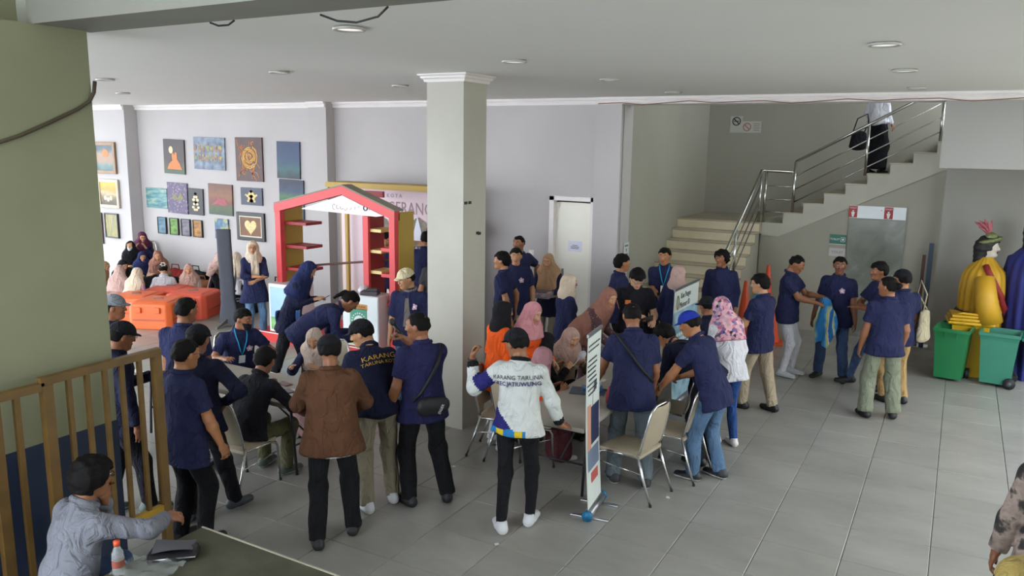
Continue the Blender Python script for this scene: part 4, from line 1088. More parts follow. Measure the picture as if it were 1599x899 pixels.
gp = bpart('gable_panel', BWHT, prisms=[([(-8.82, 2.12), (-7.98, 2.36), (-7.22, 2.10), (-7.35, 2.08)], 9.02, 9.05)])
m = MB()   # faded handwritten name on the gable
for k in range(7):
    x = -8.12 + .075 * k - bo[0]
    stroke(m, [(x + .03 * math.cos(a) - .02, 2.185 + .028 * math.sin(a) * (1.5 if k % 3 == 0 else 1)) for a in np.linspace(.6 + k, 5.4 + k * .3, 8)], .007, 9.015 - bo[1])
m.build('script_lettering', mat('print_rose', '#b98fa0', .7, var=0), gp)
m = MB(); m.tube([(-7.54 - bo[0] + .035 * math.cos(a), 9.015 - bo[1], 2.195 + .035 * math.sin(a)) for a in np.linspace(0, 2 * math.pi, 15)[:-1]], .008, 5, closed=True); m.build('round_logo', mat('print_navy', '#3a3a58', .6, var=0), gp)
text_obj('S', (-7.47 - bo[0], 9.015 - bo[1], 2.19), .07, mat('print_rose_dark', '#96667c', .7, var=0), gp)
bpart('side_panel', BYEL, ((-9.30, 9.31, 1.14), (.05, .42, 1.98)))
bpart('side_panel', BYEL, ((-7.03, 9.28, 1.15), (.06, .36, 2.0)))
bpart('divider_panel', DRED, ((-7.60, 9.30, 1.11), (.06, .36, 1.92)))  # darker red stands in for the shade on the divider's side face
bpart('divider_edge', RED, ((-7.60, 9.10, 1.11), (.10, .05, 1.92)))
for z in (1.87, 1.50, 1.14): bpart('shelf', DRED, ((-9.05, 9.30, z), (.46, .36, .045)))
for z in (1.86, 1.55, 1.24): bpart('shelf', CREAM, ((-7.46, 9.30, z), (.22, .34, .045)))
for z in (1.60, 1.22, .80): bpart('shelf', RED, ((-7.19, 9.20, z), (.24, .26, .05)))
m = MB(); m.tube([np.array((-9.2, 9.38, 1.15)) - bo, np.array((-7.2, 9.5, 1.42)) - bo], .018, 8); m.build('cross_bar', mat('bar_brown', '#5b3a34', .5, var=.1), bt)
cap_ = MB(); cap_.box((0, 0, .02), (.16, .10, .04), bevel=.01); cap_.box((.03, 0, .05), (.06, .06, .03), bevel=.01)
o = cap_.build('small_box', mat('wood_small', '#8a6a44', .6, var=.1)); o.location = (-8.95, 9.3, 1.163); tag(o, 'small brown box on the lowest left booth shelf', 'box')
# white counters with printed fronts
def counter(x0, x1, y0, y1, z1, label, marks):
    r = empty('counter', ((x0 + x1) / 2, (y0 + y1) / 2, .15), 0, label, 'counter', 'white counters on the booth platform')
    w_, d_, h_ = x1 - x0, y1 - y0, z1 - .15
    MB().box((0, 0, h_ / 2), (w_, d_, h_), bevel=.006).build('body', mat('counter_white', '#d8cfd0', .5, var=.02), r)
    fr_ = MB().box((0, -d_ / 2 - .004, h_ / 2), (w_ - .03, .006, h_ - .03)).build('printed_front', mat('counter_print', '#e9eff2', .4, var=.03), r)
    for nm, mm, fn in marks:
        b = MB(); fn(b, w_, h_, -d_ / 2 - .0085); b.build(nm, mm, fr_)
    return r, fr_, w_, d_, h_
c1 = counter(-9.42, -8.82, 8.87, 9.0 + .25, .93, 'white counter with a landscape print left on the booth platform', [
    ('sky_print', mat('print_sky', '#a8cbe6', .5, var=.1), lambda m, w, h, y: m.box((0, y, h * .58), (w - .09, .003, h * .7))),
    ('meadow_print', ramp_mat('print_meadow', 'noise', 5, [(.3, '#5c9a5c'), (.6, '#8ec07a'), (.75, '#c8dcd0')]), lambda m, w, h, y: m.box((0, y - .001, h * .18), (w - .09, .003, h * .26)))])
c2 = counter(-7.88, -7.20, 8.86, 9.0 + .22, .93, 'white counter with a green round emblem right on the booth platform', [
    ('green_print', mat('print_green', '#4a9a7c', .5, var=.06), lambda m, w, h, y: m.box((-.03, y, h * .48), (.32, .003, h * .52))),
    ('orange_print', mat('print_orange', '#d89a50', .5, var=.05), lambda m, w, h, y: m.box((-.03, y, h * .78), (.34, .003, .08))),
    ('white_roundel', mat('print_white', '#e8f0f0', .5, var=.02), lambda m, w, h, y: disc(m, -.02, h * .48, .10, y - .001, t=.003)),
    ('pink_roundel', mat('print_pink', '#c87a86', .5, var=.05), lambda m, w, h, y: disc(m, -.02, h * .48, .05, y - .004, t=.003)),
    ('dot', mat('print_white', '#e8f0f0', .5, var=.02), lambda m, w, h, y: [disc(m, -.02 + .135 * math.cos(a), h * .48 + .135 * math.sin(a), .012, y - .001, n=8, t=.003) for a in np.linspace(-.8, 4.0, 16)]),
    ('grass_print', mat('print_grass', '#9ec48a', .5, var=.2, vscale=20), lambda m, w, h, y: m.box((0, y, h * .09), (w - .08, .003, h * .12))),
    ('gold_print', YEL, lambda m, w, h, y: m.prism([(.15, h * .14), (.27, h * .14), (.22, h * .26), (.20, h * .22)], y - .003, y - .001))])
text_obj('TANGERANG', (-.03, -c2[3] / 2 - .013, c2[4] * .78), .05, mat('print_brown', '#9a4a2c', .6, var=0), c2[1])
b = MB(); b.lathe([(0, .0), (.09, .005), (.10, .04), (.06, .10), (0, .12)], n=12); o = b.build('crumpled_bag', mat('plastic_white', '#d5d2d6', .4, var=.1, bump=.6, bscale=25)); o.location = (-7.62, 9.05, .93); tag(o, 'crumpled white plastic bag on the right counter', 'bag')
b = MB(); b.box((0, 0, .03), (.26, .18, .06), bevel=.015); b.box((.03, .02, .075), (.18, .12, .03), bevel=.01); o = b.build('folded_cloth', mat('cloth_grey_dark', '#57535a', .8, var=.2)); o.location = (-7.44, 8.97, .93); o.rotation_euler[2] = .4; tag(o, 'grey folded cloth lying on the right counter', 'cloth')
# printed backdrop behind the booth
bd = empty('backdrop_banner', (-8.0, 10.95, 0), 0, 'large printed backdrop lettered TANGERANG behind the booth', 'banner')
bpan = MB().box((-.35, 0, 1.2), (2.7, .03, 2.36)).build('printed_cloth', ramp_mat('print_sunset_sky', 'grad', 2, [(.0, '#6a7a9a'), (.25, '#a8b2d0'), (.45, '#d8c4d0'), (.6, '#ecd6d4'), (.8, '#e8d2dc')], stretch=(.4, 1, .42), bump=0), bd)
bx = lambda x, z, w, h, m_, nm: MB().box((x, -.02, z), (w, .008, h)).build(nm, m_, bpan)
text_obj('TANGERANG', (-.42, -.02, 2.03), .29, mat('print_mauve', '#a08890', .6, var=.1), bpan, squash=.82)
text_obj('KOTA', (-.5, -.02, 2.24), .09, mat('print_mauve_pale', '#8e86a8', .6, var=0), bpan, space=1.6)
m = MB(); rr = np.random.default_rng(5)
for k in range(40): disc(m, rr.uniform(-.9, 1.2), 1.62 + rr.uniform(-.12, .16), rr.uniform(.06, .13), -.018 - .0002 * k, n=9)
m.build('printed_trees', ramp_mat('print_trees', 'noise', 9, [(.3, '#5c5448'), (.6, '#8a8070')]), bpan)
m = MB(); m.prism([(-.12, 1.5), (.12, 1.5), (0, 1.92)], -.034, -.03); m.prism([(-.35, 1.5), (-.25, 1.5), (-.3, 1.8)], -.034, -.03); m.build('printed_tents', mat('print_tent', '#e0e2ee', .5, var=.03), bpan)
bx(.15, 1.46, 1.9, .10, mat('print_tan', '#b08a60', .6, var=.1), 'printed_band')
text_obj('Taman Potret', (.12, -.036, 1.48), .13, mat('print_orange_text', '#c8843c', .6, var=0), bpan)
m = MB(); m.box((.22, -.036, 1.66), (.03, .004, .16)); m.box((.24, -.036, 1.72), (.1, .004, .03)); m.build('printed_statue', mat('print_red_statue', '#b8404a', .6, var=0), bpan)
m = MB()
for k in range(26): m.prism([(-1.0 + k * .08, 1.41), (-.92 + k * .08, 1.41), (-.96 + k * .08, 1.41 - rr.uniform(.05, .2))], -.024, -.02)
m.build('printed_reflection', mat('print_reflection', '#6a6478', .6, var=.2, vscale=10), bpan)
for x in (-1.72, 1.02): MB().box((x, .04, 1.2), (.05, .05, 2.4)).build('pole', BYEL, bd)
yb_ = empty('top_beam', (-8.0, 10.6, 2.42), 0, 'yellow timber beam above the printed backdrop', 'beam')
MB().box((-.28, 0, 0), (2.5, .5, .09)).build('board', BYEL, yb_); MB().box((-.5, -.27, -.12), (.5, .05, .10)).build('red_board', DRED, yb_)
for x in (-1.45, .92): MB().box((x, .2, -1.21), (.06, .06, 2.42)).build('post', BYEL, yb_)

# ------------------------------------------------------------------ orange padded cases by the left wall
ORANGE = mat('case_orange', '#e5682f', .45, var=.06, vscale=5, bump=.1, bscale=20); ORANGE2 = mat('case_orange_red', '#d9573c', .5, var=.06, vscale=5, bump=.1, bscale=20)
def orange_case(x, y, rz, w, d, h, m_, label):
    r = empty('equipment_case', (x, y, 0), rz, label, 'case', 'orange padded cases on the floor')
    F = Fld((-w / 2 - .05, -d / 2 - .05, -.02), (w / 2 + .05, d / 2 + .05, h + .05), .022)
    X, Y, Z = head_grid(F)
    qx, qy = np.abs(X) - w / 2 + .12 + .02 * Z, np.abs(Y) - d / 2 + .12 + .02 * Z
    oct_ = np.maximum(np.maximum(qx, qy), (qx + qy) * .72 - .0) - .12
    F.D = np.maximum(oct_, np.abs(Z - h / 2) - h / 2 + .01 - .02 * (np.abs(X) < w * .4) * (np.abs(Y) < d * .4)).astype(np.float32) - .008
    V, Q = F.mesh(); link('shell', mesh_arrays('shell', V, Q), m_, r)
    b = MB()
    for k in range(4):
        a = k * math.pi / 2; ww, dd = (w, d) if k % 2 == 0 else (d, w)
        M_ = Matrix.Rotation(a, 3, 'Z')
        b.box(M_ @ Vector((0, -dd / 2 - .004, h * .36)), (ww * .74, .012, .03), M_)
    b.build('seam_band', mat('case_band', '#b8563a', .6, var=.1), r)
    for sx in (-1, 1): MB().box((sx * w * .22, -d / 2 - .015, h * .74), (.10, .05, .10), bevel=.015).build('latch', m_, r)
    hd = MB(); hd.tube([(-.08, 0, h + .0), (-.08, 0, h + .03), (.08, 0, h + .03), (.08, 0, h + .0)], .012, 6); hd.build('handle', mat('webbing_grey', '#7a6a64', .8, var=.1), r)
orange_case(-11.78, 8.62, .45, .74, .74, .44, ORANGE, 'orange padded case with handles nearest the camera in its cluster')
orange_case(-12.60, 8.78, .45, .72, .72, .42, ORANGE, 'orange padded case leftmost of the cluster')
orange_case(-11.92, 9.44, .45, .74, .74, .44, ORANGE2, 'reddish orange padded case at the right of the cluster')
orange_case(-12.74, 9.60, .45, .72, .72, .42, ORANGE2, 'reddish orange padded case at the back of the cluster')
# tall grey covered stand
gs_ = empty('covered_stand', (-10.72, 9.2, 0), .55, 'tall slim stand in a dark grey cover beside the woman', 'stand')
b = MB(); b.grid(lambda u, v: (.12 * (1 + .5 * max(0, .25 - v) * 4) * math.copysign(abs(math.cos(2 * math.pi * u)) ** .6, math.cos(2 * math.pi * u)) - .04 * v, (.045 + .05 * max(0, .25 - v) * 2) * math.copysign(abs(math.sin(2 * math.pi * u)) ** .6, math.sin(2 * math.pi * u)) + .006 * math.sin(20 * v + 6 * u), .06 + 1.6 * v), 24, 16, True)
b.box((-.04, 0, 1.655), (.2, .08, .02)); b.build('cover', mat('cover_grey', '#484a54', .8, var=.1, bump=.3, bscale=12), gs_)
b = MB(); b.grid(lambda u, v: (.10 + .05 * u + .02 * math.sin(9 * v), .05 - .12 * u, .12 + 1.1 * v * (1 - .2 * u)), 4, 12); b.build('strap', mat('strap_black', '#1c1c20', .7, var=.1), gs_)
for a in (0.3, 2.2, 4.2):
    f = MB(); f.prism([(0, .09), (.30, .0), (.30, .03), (0, .18)], -.02, .02); o = f.build('foot', mat('foot_grey', '#62625f', .6, var=.1), gs_); o.rotation_euler = (0, 0, a)
# green stool behind the stand
sg2 = empty('plastic_stool', (-12.45, 11.05, 0), .3, 'low green plastic stool by the wall', 'stool')
GRN = mat('plastic_green', '#2fae7c', .4, var=.03)
MB().box((0, 0, .27), (.34, .34, .03), bevel=.012).build('seat', GRN, sg2)
for sx in (-1, 1):
    for sy in (-1, 1): MB().box((sx * .14, sy * .14, .13), (.05, .05, .26), bevel=.008).build('leg', GRN, sg2)
# bags and things along the left wall
def duffel(x, y, rz, sx, sy, sz, m_, label, cat='bag', name='bag'):
    r = empty(name, (x, y, 0), rz, label, cat)
    F = Fld((-sx, -sy, -.02), (sx, sy, sz + .1), .02); F.cap((-sx * .6, 0, sz * .5), (sx * .6, 0, sz * .5), sz * .5, sz * .5, k=0, side=(0, 1, 0), w=sy / sz * 1.6)
    F.ell((0, 0, sz * .7), (sx * .5, sy * .5, sz * .35), k=.05); F.plane((0, 0, .0), (0, 0, -1))
    V, Q = F.mesh(); V = wrinkle(V, Q, .012, int(x * 10) % 97 + 100); link('body', mesh_arrays('bag', V, Q), m_, r)
    b = MB(); b.tube([(-sx * .4, 0, sz * .9), (-sx * .3, 0, sz * 1.25), (sx * .3, 0, sz * 1.25), (sx * .4, 0, sz * .9)], .012, 6); b.build('handle', m_, r)
    return r
duffel(-13.9, 11.1, 0, .3, .2, .42, cloth('bag_black', '#1d1c20'), 'black bag against the wall behind the seated women')
duffel(-14.55, 11.1, .2, .28, .2, .40, cloth('bag_red', '#8e2c2c'), 'red bag against the wall beside the black bag')
duffel(-13.3, 10.7, .4, .34, .22, .34, cloth('bag_brown', '#8f5c3c'), 'brown bag on the floor right of the black bag')
duffel(-11.35, 10.05, .5, .36, .16, .20, cloth('bag_black', '#1d1c20'), 'long flat black bag lying behind the orange cases')
b = MB(); b.lathe([(0, 0), (.045, 0), (.05, .02), (.05, .18), (.02, .23), (.02, .26), (0, .26)], n=12); o = b.build('flask', mat('flask_white', '#d8dce2', .35, var=.02)); o.location = (-14.2, 11.2, .0); tag(o, 'white flask standing by the wall between two bags', 'flask')

# ------------------------------------------------------------------ tables
M_TOP = mat('table_top_grey', '#a39d92', .5, var=.05, vscale=6); M_TLEG = mat('table_leg_dark', '#2e2e32', .5, .3, var=.05)
def folding_table(x0, x1, y0, y1, z, label, top=M_TOP, along='x'):
    r = empty('folding_table', ((x0 + x1) / 2, (y0 + y1) / 2, 0), 0, label, 'table')
    w_, d_ = x1 - x0, y1 - y0
    MB().box((0, 0, z - .0225), (w_, d_, .045), bevel=.014).build('tabletop', top, r)
    MB().box((0, 0, z - .055), (w_ - .1, d_ - .1, .025)).build('apron', M_TLEG, r)
    for e in (-1, 1):
        if along == 'x':
            A = lambda s_, zz: (e * (w_ / 2 - .28) + (e * .06 * (1 - zz / z)), s_ * (d_ / 2 - .10), zz)
        else:
            A = lambda s_, zz: (s_ * (w_ / 2 - .10), e * (d_ / 2 - .28) + (e * .06 * (1 - zz / z)), zz)
        for s_ in (-1, 1):
            m = MB(); m.tube([A(s_, .012), A(s_, .35), A(s_, z - .06)], .014, 8); m.build('leg', M_TLEG, r)
        m = MB(); m.tube([A(-1, .30), A(1, .30)], .010, 8); m.tube([A(0, .30), (0, A(0, 0)[1] * .35 if along != 'x' else 0, z - .07) if along != 'x' else (A(0, 0)[0] * .35, 0, z - .07)], .009, 8); m.build('brace', M_TLEG, r)
    return r
folding_table(-7.6, -5.02, 5.10, 5.78, .74, 'long pale folding table at left where people sit and write')
folding_table(-3.30, -2.62, 5.97, 8.42, .74, 'long grey folding table behind the slim standing banner', along='y')
fg = empty('concrete_table', (-4.0, 2.2, 0), 0, 'dark concrete topped table in the near left corner', 'table')
FGM = mat('table_concrete', '#4c4b3e', .95, var=.18, vscale=5, bump=.1, bscale=30, spec=.15)
MB().box((1.13, -.05, .72), (2.14, 1.86, .06), bevel=.008).build('tabletop', FGM, fg)
MB().box((1.13, .885, .735), (2.14, .012, .035)).build('edge_strip', mat('edge_pale', '#a8a290', .7, var=.1), fg)
for sx in (.16, 2.1):
    for sy in (-.8, .7): MB().box((sx, sy, .345), (.09, .09, .69)).build('leg', FGM, fg)

# ------------------------------------------------------------------ chairs: steel tube frame with beige pads
M_PAD = mat('vinyl_beige', '#a89c86', .55, var=.05, vscale=8); M_CHROME = mat('chair_chrome', '#c9c9c9', .2, 1.0, var=.02); M_FOOTB = mat('chair_foot_black', '#141414', .6, var=0)
def make_chair(label):
    """local: seat faces +y"""
    r = empty('banquet_chair', (0, 0, 0), 0, label, 'chair', 'steel chairs with beige pads')
    b = MB(); b.grid(lambda u, v: ((u - .5) * .42 * (1 - .08 * v) , (v - .5) * .42, .44 + .03 * (1 - (2 * u - 1) ** 4) * (1 - (2 * v - 1) ** 4) ** .5 * 1), 10, 10)
    b.box((0, 0, .425), (.41, .42, .035), bevel=.012); b.build('seat', M_PAD, r)
    def bk(u, v, t): return ((u - .5) * .40 * (1 - .22 * v ** 3), -.205 - .09 * v - .03 * math.sin(math.pi * u) + t, .49 + .40 * v)
    b = MB(); b.grid(lambda u, v: bk(u, v, .018 * (1 - (2 * u - 1) ** 4) * (1 - (2 * v - 1) ** 4)), 8, 10); b.grid(lambda u, v: bk(u, v, -.014 * (1 - (2 * u - 1) ** 4) * (1 - (2 * v - 1) ** 4)), 8, 10); b.build('backrest', M_PAD, r)
    pts = [(-.195, -.19, .45)] + [bk(0, v, 0) for v in (0, .25, .5, .75, .92)] + [(x, -.30, .90) for x in (-.12, 0, .12)] + [bk(1, v, 0) for v in (.92, .75, .5, .25, 0)] + [(.195, -.19, .45)]
    b = MB(); b.tube(pts, .012, 8); b.build('back_frame', M_CHROME, r)
    for sx in (-1, 1):
        b = MB(); b.tube([(sx * .20, -.18, .44), (sx * .205, -.25, .22), (sx * .21, -.33, .015)], .0115, 8); lg = b.build('leg', M_CHROME, r)
        MB().lathe([(.014, 0), (.014, .02)], (sx * .21, -.332, 0), n=8).build('foot_cap', M_FOOTB, lg)
        b = MB(); b.tube([(sx * .20, -.17, .425), (sx * .205, .12, .415), (sx * .205, .19, .395), (sx * .205, .215, .35), (sx * .205, .24, .015)], .0115, 8); lg = b.build('leg', M_CHROME, r)
        MB().lathe([(.014, 0), (.014, .02)], (sx * .205, .241, 0), n=8).build('foot_cap', M_FOOTB, lg)
        b = MB(); b.tube([(sx * .204, .22, .30), (sx * .205, -.235, .27)], .007, 6); b.build('stretcher', M_CHROME, r)
    b = MB(); b.tube([(-.2, .20, .38), (.2, .20, .38)], .008, 6); b.build('stretcher', M_CHROME, r)
    return r
_ch = []
def chair(x, y, rz, label):
    if not _ch: o = make_chair(label); _ch.append(o)
    else:
        o = copy_tree(_ch[0]); o['label'] = label
    o.location = (x, y, 0); o.rotation_euler = (0, 0, math.radians(rz)); return o
chair(-2.42, 6.58, 82, 'empty steel chair with beige pads nearest the camera at the grey table')
chair(-2.22, 7.22, 82, 'steel chair with beige pads whose back the man in the blue cap holds')
chair(-2.42, 7.86, 84, 'steel chair with beige pads half hidden behind the bending man')

# ------------------------------------------------------------------ slim roll-up banner in the middle and the one by the stairs
def rollup(label, A, B, h, lean, fmat, marks, capm, feet=True, texts=()):
    A = np.array(A); B = np.array(B); L = np.linalg.norm(B - A); d = (B - A) / L; c = (A + B) / 2
    r = empty('roll_up_banner', (c[0], c[1], 0), math.atan2(d[1], d[0]), label, 'banner')
    b = MB(); b.tube([(-L / 2, 0, .05), (L / 2, 0, .05)], .04, 14); b.build('cassette', mat('cassette_alu', '#8e9094', .35, .8, var=.03), r)
    for e in (-1, 1):
        b = MB(); b.tube([(e * (L / 2), 0, .05), (e * (L / 2 + .03), 0, .05)], .046, 16); b.build('end_cap', capm, r)
    for x in (-L * .36, L * .36):
        b = MB(); b.box((x, 0, .008), (.035, .34, .012), bevel=.003); b.build('foot', mat('foot_alu', '#b9bbbd', .3, .8, var=.02), r)
    def sheet(u, v): return ((u - .5) * (L - .02), lean * v + .02 * math.sin(math.pi * v), .07 + (h - .07) * v)
    b = MB(); b.grid(sheet, 6, 16); b.grid(lambda u, v: tuple(np.array(sheet(u, v)) + (0, .003, 0)), 6, 16); pr_ = b.build('printed_sheet', fmat, r)
    b = MB(); b.box((0, lean + .0, h + .005), (L, .022, .03), bevel=.004); b.build('top_rail', mat('cassette_alu', '#8e9094', .35, .8, var=.03), r)
    b = MB(); b.tube([(0, .03, .06), (0, lean + .02, h)], .008, 6); b.build('support_pole', mat('pole_dark', '#5a4a3c', .5, .3, var=.05), r)
    for nm, mm, u0, u1, v0, v1 in marks:
        for sgn in (-.003, .006):
            b = MB(); b.grid(lambda u, v: tuple(np.array(sheet(u0 + (u1 - u0) * u, v0 + (v1 - v0) * v)) + (0, sgn, 0)), 2, 6); b.build(nm, mm, pr_)
    return r, pr_, L
BW = mat('banner_white', '#cfd6d2', .5, var=.03)
b1 = rollup('slim white roll-up banner seen almost edge-on at the grey table', (-2.49, 5.80), (-2.545, 6.22), 1.60, .05, BW,
       [('dark_stripe', M_INK, .55, .75, .66, .72), ('navy_figure', mat('print_navy_deep', '#252c50', .5, var=.1), .35, .95, .36, .58), ('skin_patch', mat('print_salmon', '#c8907c', .6, var=.1), .1, .35, .34, .6), ('red_patch', mat('print_redpatch', '#b05048', .6, var=.1), .3, .8, .14, .2), ('blue_patch', mat('print_slateblue', '#6a7890', .6, var=.1), .1, .9, .22, .34)], mat('cap_blue', '#1f6f9c', .4, var=.05))
# rows of printed text on that banner
m = MB(); rr = np.random.default_rng(8)
for k in range(11):
    v = .94 - .028 * k; u0 = rr.uniform(.05, .2); u1 = rr.uniform(.6, .95)
    if k == 2: continue
    for q in np.linspace(u0, u1, 9)[:-1]:
        x = (q - .5) * (b1[2] - .02); z = .07 + 1.53 * v; m.box((x, .05 * v + .02 * math.sin(math.pi * v) + .006, z), (.02, .003, .013)); m.box((x, .05 * v + .02 * math.sin(math.pi * v) - .004, z), (.02, .003, .013))
m.build('text_rows', M_INK, b1[1])
# roll-up banner by the stairs foot
TA, TB = P(1055, 455, 1.60), P(1098, 437, 1.60)
_c = P(1058, 457, 1.55)
b2 = rollup('roll-up banner with blue landscape print standing at the stairs', (-2.81, 8.98), (-2.80, 9.96), 1.46, .03, BW,
       [('sky_photo', ramp_mat('print_blue_photo', 'noise', 6, [(.3, '#5c7c94'), (.5, '#8fb2c4'), (.7, '#b4ccd6')], detail=6), .0, 1.0, .0, .80), ('tree_photo', ramp_mat('print_blue_trees', 'noise', 14, [(.35, '#3c5464'), (.6, '#6a8698')]), .35, .98, .68, .79), ('tree_photo', ramp_mat('print_blue_trees', 'noise', 14, []) if False else _MC[('print_blue_trees',)], .0, .18, .60, .74)], mat('cap_grey', '#6a6a6c', .4, var=.05))
def banner_text(bn, txt, x, z, size, m_, sx=1.0):
    r_, pr_, L = bn
    v = (z - .07) / 1.43
    o = text_obj(txt, (x, .03 * v + .02 * math.sin(math.pi * v) - .006, z), size, m_, pr_, squash=sx); return o
banner_text(b2, 'Kios Pangan', -.05, 1.36, .10, M_INK, .8); banner_text(b2, 'Minimart ID', -.07, 1.245, .10, M_INK, .8)
m = MB(); m.tube([(-.37 + .035 * math.cos(a), .02, 1.30 + .085 * math.sin(a)) for a in np.linspace(0, 2 * math.pi, 17)[:-1]], .006, 5, closed=True); m.build('oval_logo', mat('print_gold_dark', '#7a6c48', .5, var=0), b2[1])
m = MB(); rr = np.random.default_rng(11)
for k in range(3):
    for q in np.linspace(-.36, .38, 10): m.box((q, .012, .90 - .075 * k), (.055, .003, .04))
m.build('text_rows', mat('print_white', '#e8f0f0', .5, var=.02), b2[1])

# ------------------------------------------------------------------ things on the tables
def flat_thing(name, label, cat, x, y, z, size, m_, rz=0.0, bevel=.003, group=None):
    o = MB().box((0, 0, size[2] / 2), size, bevel=bevel).build(name, m_); o.location = (x, y, z + .001); o.rotation_euler = (0, 0, rz); return tag(o, label, cat, group)
def phone(label, x, y, z, rz, colr='#17181c'):
    r = empty('mobile_phone', (x, y, z + .001), rz, label, 'phone')
    MB().box((0, 0, .0045), (.078, .162, .009), bevel=.004).build('case', mat('phone_case_' + colr, colr, .35, var=0), r); MB().box((0, 0, .0095), (.07, .15, .001)).build('screen', mat('phone_glass', '#0a0c12', .08, var=0), r); return r
M_PAPER = mat('paper_sheet', '#d4d2d2', .8, var=.03)
phone('blue phone lying in front of the masked man', -6.72, 5.52, .74, .5, '#28508c'); phone('black phone lying beside the papers on the left table', -5.52, 5.40, .74, 1.2); phone('dark red phone under the hand of the woman in beige headscarf', -5.72, 5.55, .74, 1.4, '#54282c')
flat_thing('paper_sheet', 'white form lying open on the left table', 'paper', -5.38, 5.42, .74, (.30, .21, .001), M_PAPER, .3, 0); flat_thing('paper_sheet', 'small white slip on the left table nearer the brown jacket', 'paper', -5.30, 5.24, .74, (.21, .15, .0014), M_PAPER, -.2, 0)
def cup(x, y, z, label, m_, h=.09):
    r = empty('drinking_glass', (x, y, z + .001), 0, label, 'glass')
    MB().lathe([(0, 0), (.026, 0), (.033, h), (.030, h), (.024, .006), (0, .006)], n=16).build('cup', m_, r)
    MB().tube([(.0315 * math.cos(a), .0315 * math.sin(a), h) for a in np.linspace(0, 2 * math.pi, 17)[:-1]], .002, 4, closed=True).build('rim', mat('rim_clear', '#b8bcbc', .1, var=0), r)
M_CLEAR = mat('clear_plastic', '#c4cccc', .08, var=0, alpha=.35)
cup(-2.74, 6.45, .74, 'clear plastic cup at the edge of the grey table', M_CLEAR)
flat_thing('clipboard', 'grey blue tray lying on the grey table', 'tray', -3.03, 6.95, .74, (.34, .22, .012), mat('tray_slate', '#4a5468', .5, var=.1), .3)
flat_thing('document_folder', 'bright blue folder on the tray at the grey table', 'folder', -3.0, 7.0, .753, (.20, .12, .03), mat('folder_blue', '#2f6ca8', .4, var=.1), .5)
flat_thing('tissue_pack', 'pale blue tissue pack on the blue folder', 'tissue pack', -2.98, 7.03, .784, (.10, .07, .05), mat('tissue_pale', '#9ec4d8', .6, var=.1), .2, .015)
b = MB(); b.lathe([(0, 0), (.05, 0), (.055, .012), (.03, .016), (0, .016)], n=16); o = b.build('tape_roll', mat('tape_pale', '#d8d0c0', .5, var=.03)); o.location = (-3.06, 7.36, .741); tag(o, 'pale roll of tape on the grey table', 'tape')
def spill(x, y, z, label, n, spread, m_, seed):
    rs = np.random.default_rng(seed); b = MB(); p = np.array((0, 0, .012)); pts = []
    for k in range(n): pts.append((rs.uniform(-1, 1) * spread, rs.uniform(-1, 1) * spread * .7, .012 + .02 * rs.uniform()))
    b.tube(pts, .006, 5); b.box((0, 0, .02), (.12, .08, .03), bevel=.01); o = b.build('cable_bundle', m_); o.location = (x, y, z); tag(o, label, 'cable')
spill(-2.78, 7.05, .741, 'tangle of black cable on the grey table beside the standing man', 16, .13, mat('wire_black', '#1e1e1e', .6, var=0), 3)
r = empty('tablet', (-2.82, 7.55, .741), .4, 'black tablet lying on the grey table', 'tablet'); MB().box((0, 0, .006), (.25, .18, .012), bevel=.004).build('case', mat('tablet_black', '#141518', .4, var=0), r); MB().box((0, 0, .0125), (.22, .15, .001)).build('screen', mat('tablet_screen', '#9aa4a8', .2, var=.05), r)
flat_thing('laptop_sleeve', 'black flat case on the far part of the grey table', 'case', -2.85, 7.95, .74, (.34, .16, .02), mat('tablet_black', '#141518', .4, var=0), .3)
b = MB(); b.lathe([(0, 0), (.03, 0), (.031, .1), (.012, .14), (.012, .16), (0, .16)], n=12); o = b.build('small_bottle', mat('bottle_red', '#a8323c', .4, var=.05)); o.location = (-2.72, 6.75, .741); tag(o, 'small red bottle on the grey table behind the banner', 'bottle')
